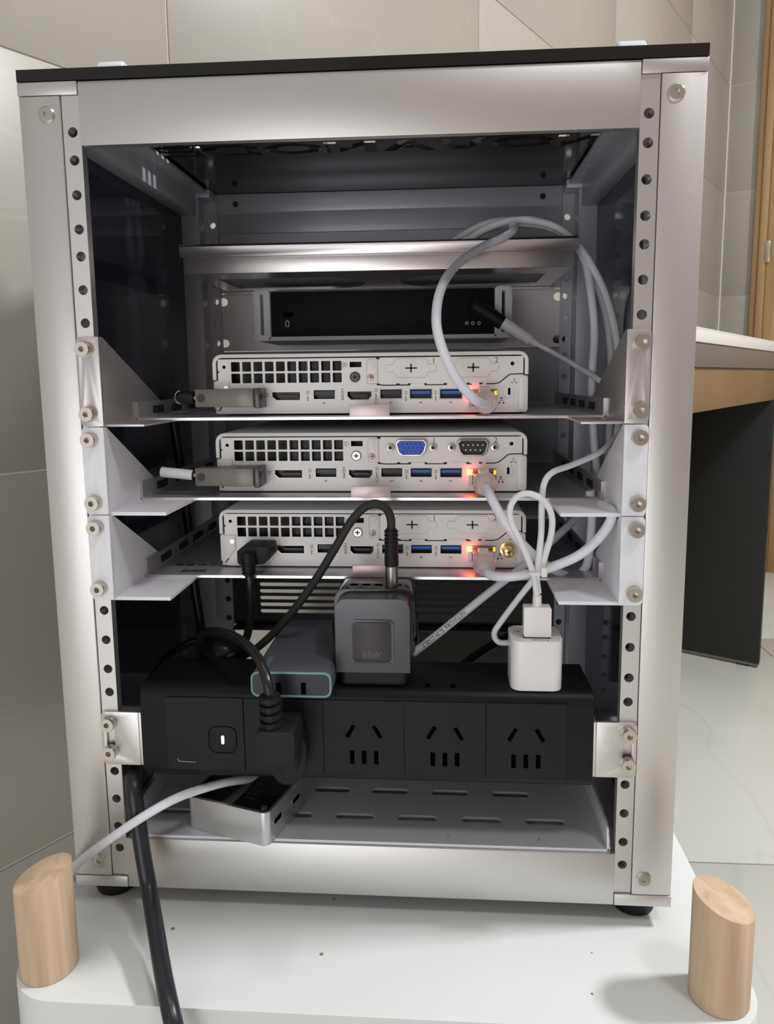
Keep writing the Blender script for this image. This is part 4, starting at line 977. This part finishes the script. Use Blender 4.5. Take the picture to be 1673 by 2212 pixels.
t = Thing('usb_wall_charger', (88, 12, ST), 'white block USB wall charger standing on the right of the power strip', 'charger')
hz1 = at(1160, 1386, Y=0).z
t.part('body', G().prism([rrect(75.6, 101.6, -0.6, 24, 5.5, 8)], 'xy', ST + 0.02, hz1), WPLUG, bevel=0.8, seg=3, angle=50)
t.part('port', G().box(USBQ[0] - 6.8, USBQ[0] + 6.8, 4.6, 10.4, hz1 - 0.3, hz1 + 0.06), HOLE)
t.part('lettering', text_g('hoco.', 4.2, (USBQ[0] + 0.8, 1.9, hz1), (-1, 0, 0), (0, -1, 0), 0.07), INK, label='grey upside-down maker name')
t.part('output_mark', text_g('5V', 3.2, (79.5, 14.5, hz1), (-1, 0, 0), (0, -1, 0), 0.07), INK)

# ------------------------------------------------------------------ hub on the bottom shelf and its cable
ang = math.radians(-17)
t = Thing('usb_hub', (-66, 18, -353.8), 'silver box hub with smoked window lying askew on the bottom shelf', 'hub')
HM = Matrix.Translation((-98.5, 7.5, -353.85)) @ Matrix.Rotation(ang, 4, 'Z')
hw, hd2, hh = 50.5, 46.0, 18.6
t.part('case', G().prism([rrect(0, hw, 0, hd2, 4.0, 8)], 'xy', 0, hh).xf(HM), HUBA, bevel=0.9, seg=3, angle=50)
wdw = t.part('window', G().prism([rrect(1.5, hw - 1.5, 1.5, hd2 - 1.5, 3.0, 6)], 'xy', hh - 0.2, hh + 0.25).xf(HM), HUBG)
for (x, y) in ((4.5, 4.5), (hw - 4.5, 4.5), (4.5, hd2 - 4.5), (hw - 4.5, hd2 - 4.5)): t.part('window_screw', G().cyl((x, y, hh + 0.2), (0, 0, 1), 1.8, 0.35, 18).xf(HM), SHEET, parent=wdw)
t.part('slot_outline', G().prism([rect(31, 38, 9, 24), rect(32.2, 34, 10.5, 22.5), rect(35.2, 37, 10.5, 22.5)], 'xy', hh + 0.2, hh + 0.3).xf(HM), GUNM, parent=wdw)
for (y, z) in ((10.5, 10.2), (31.0, 9.6)):
    p = t.part('usb_c_port', G().prism([rrect(y - 4.6, y + 4.6, z - 1.9, z + 1.9, 1.85, 6), rrect(y - 4.1, y + 4.1, z - 1.4, z + 1.4, 1.35, 6)], 'yz', hw - 0.6, hw + 0.12).xf(HM), SHEET)
    t.part('port_cavity', G().prism([rrect(y - 4.1, y + 4.1, z - 1.4, z + 1.4, 1.35, 6)], 'yz', hw - 0.5, hw + 0.05).xf(HM), HOLE, parent=p)
cable('hub_cable', [(560, 1682, 30), (500, 1688, 14), (440, 1703, 2), (375, 1727, -12), (300, 1770, -18), (230, 1818, -14), (180, 1855, -10), (156, 1878, -6), (149, 1892, 4), (156, 1902, 20), (170, 1905, 50)], 2.3, CABW, 'white cable running from the silver hub out past the left front post', n=14)

# ------------------------------------------------------------------ background furniture
NP = Vector((362.0, 602.0, 0)); ED = WD.copy(); EN = -WN      # near visible point of the front edge; along the edge; towards the wall behind it
dk = Thing('desk', (NP.x + EN.x * 150 + ED.x * 150, NP.y + EN.y * 150 + ED.y * 150, FZ), 'white topped wall desk with brown drawer board and black end panel', 'desk')
def dbox(a0, a1, b0, b1, z0, z1): return G().obox(NP + ED * a0 + EN * b0 + Vector((0, 0, z0)), ED * (a1 - a0), EN * (b1 - b0), Vector((0, 0, z1 - z0)))
dk.part('desktop', dbox(-300, 640, 0, 280, -68.6, -50), DESKW, bevel=0.6)
g = G()
for i in range(0, 150): g.add(dbox(-290 + i * 6.2, -287.6 + i * 6.2, -0.7, 0.4, -52.4, -50.3).v, [(0, 3, 2, 1), (4, 5, 6, 7), (0, 1, 5, 4), (1, 2, 6, 5), (2, 3, 7, 6), (3, 0, 4, 7)])
dk.part('edge_beading', g, DESKW, kind='stuff')
dk.part('frame_rail', dbox(-290, 630, 2, 22, -100.5, -68.8), DESKG, bevel=0.6)
dk.part('drawer_board', dbox(-285, 612, 5, 270, -160, -100.7), DRWW, bevel=1)
fp_ = dk.part('end_panel', dbox(614, 632, 4, 280, FZ + 9, -100.7), BLKP, bevel=0.6)
dk.part('bottom_edge', dbox(614.5, 631.5, 5, 279, FZ + 4, FZ + 9), DESKG, parent=fp_)
for b in (24, 230): dk.part('levelling_foot', dbox(615, 631, b, b + 22, FZ + 0.1, FZ + 5), BLKP, parent=fp_)
dk.part('end_panel', dbox(-308, -290, 4, 336, FZ + 9, -180), BLKP, bevel=0.6)
dk.part('levelling_foot', dbox(-306, -292, 24, 46, FZ + 0.1, FZ + 9.2), BLKP)
dk.part('levelling_foot', dbox(-306, -292, 250, 272, FZ + 0.1, FZ + 9.2), BLKP)
dk.part('stretcher', dbox(-290, 614, 250, 268, -300, -160.2), BLKP)
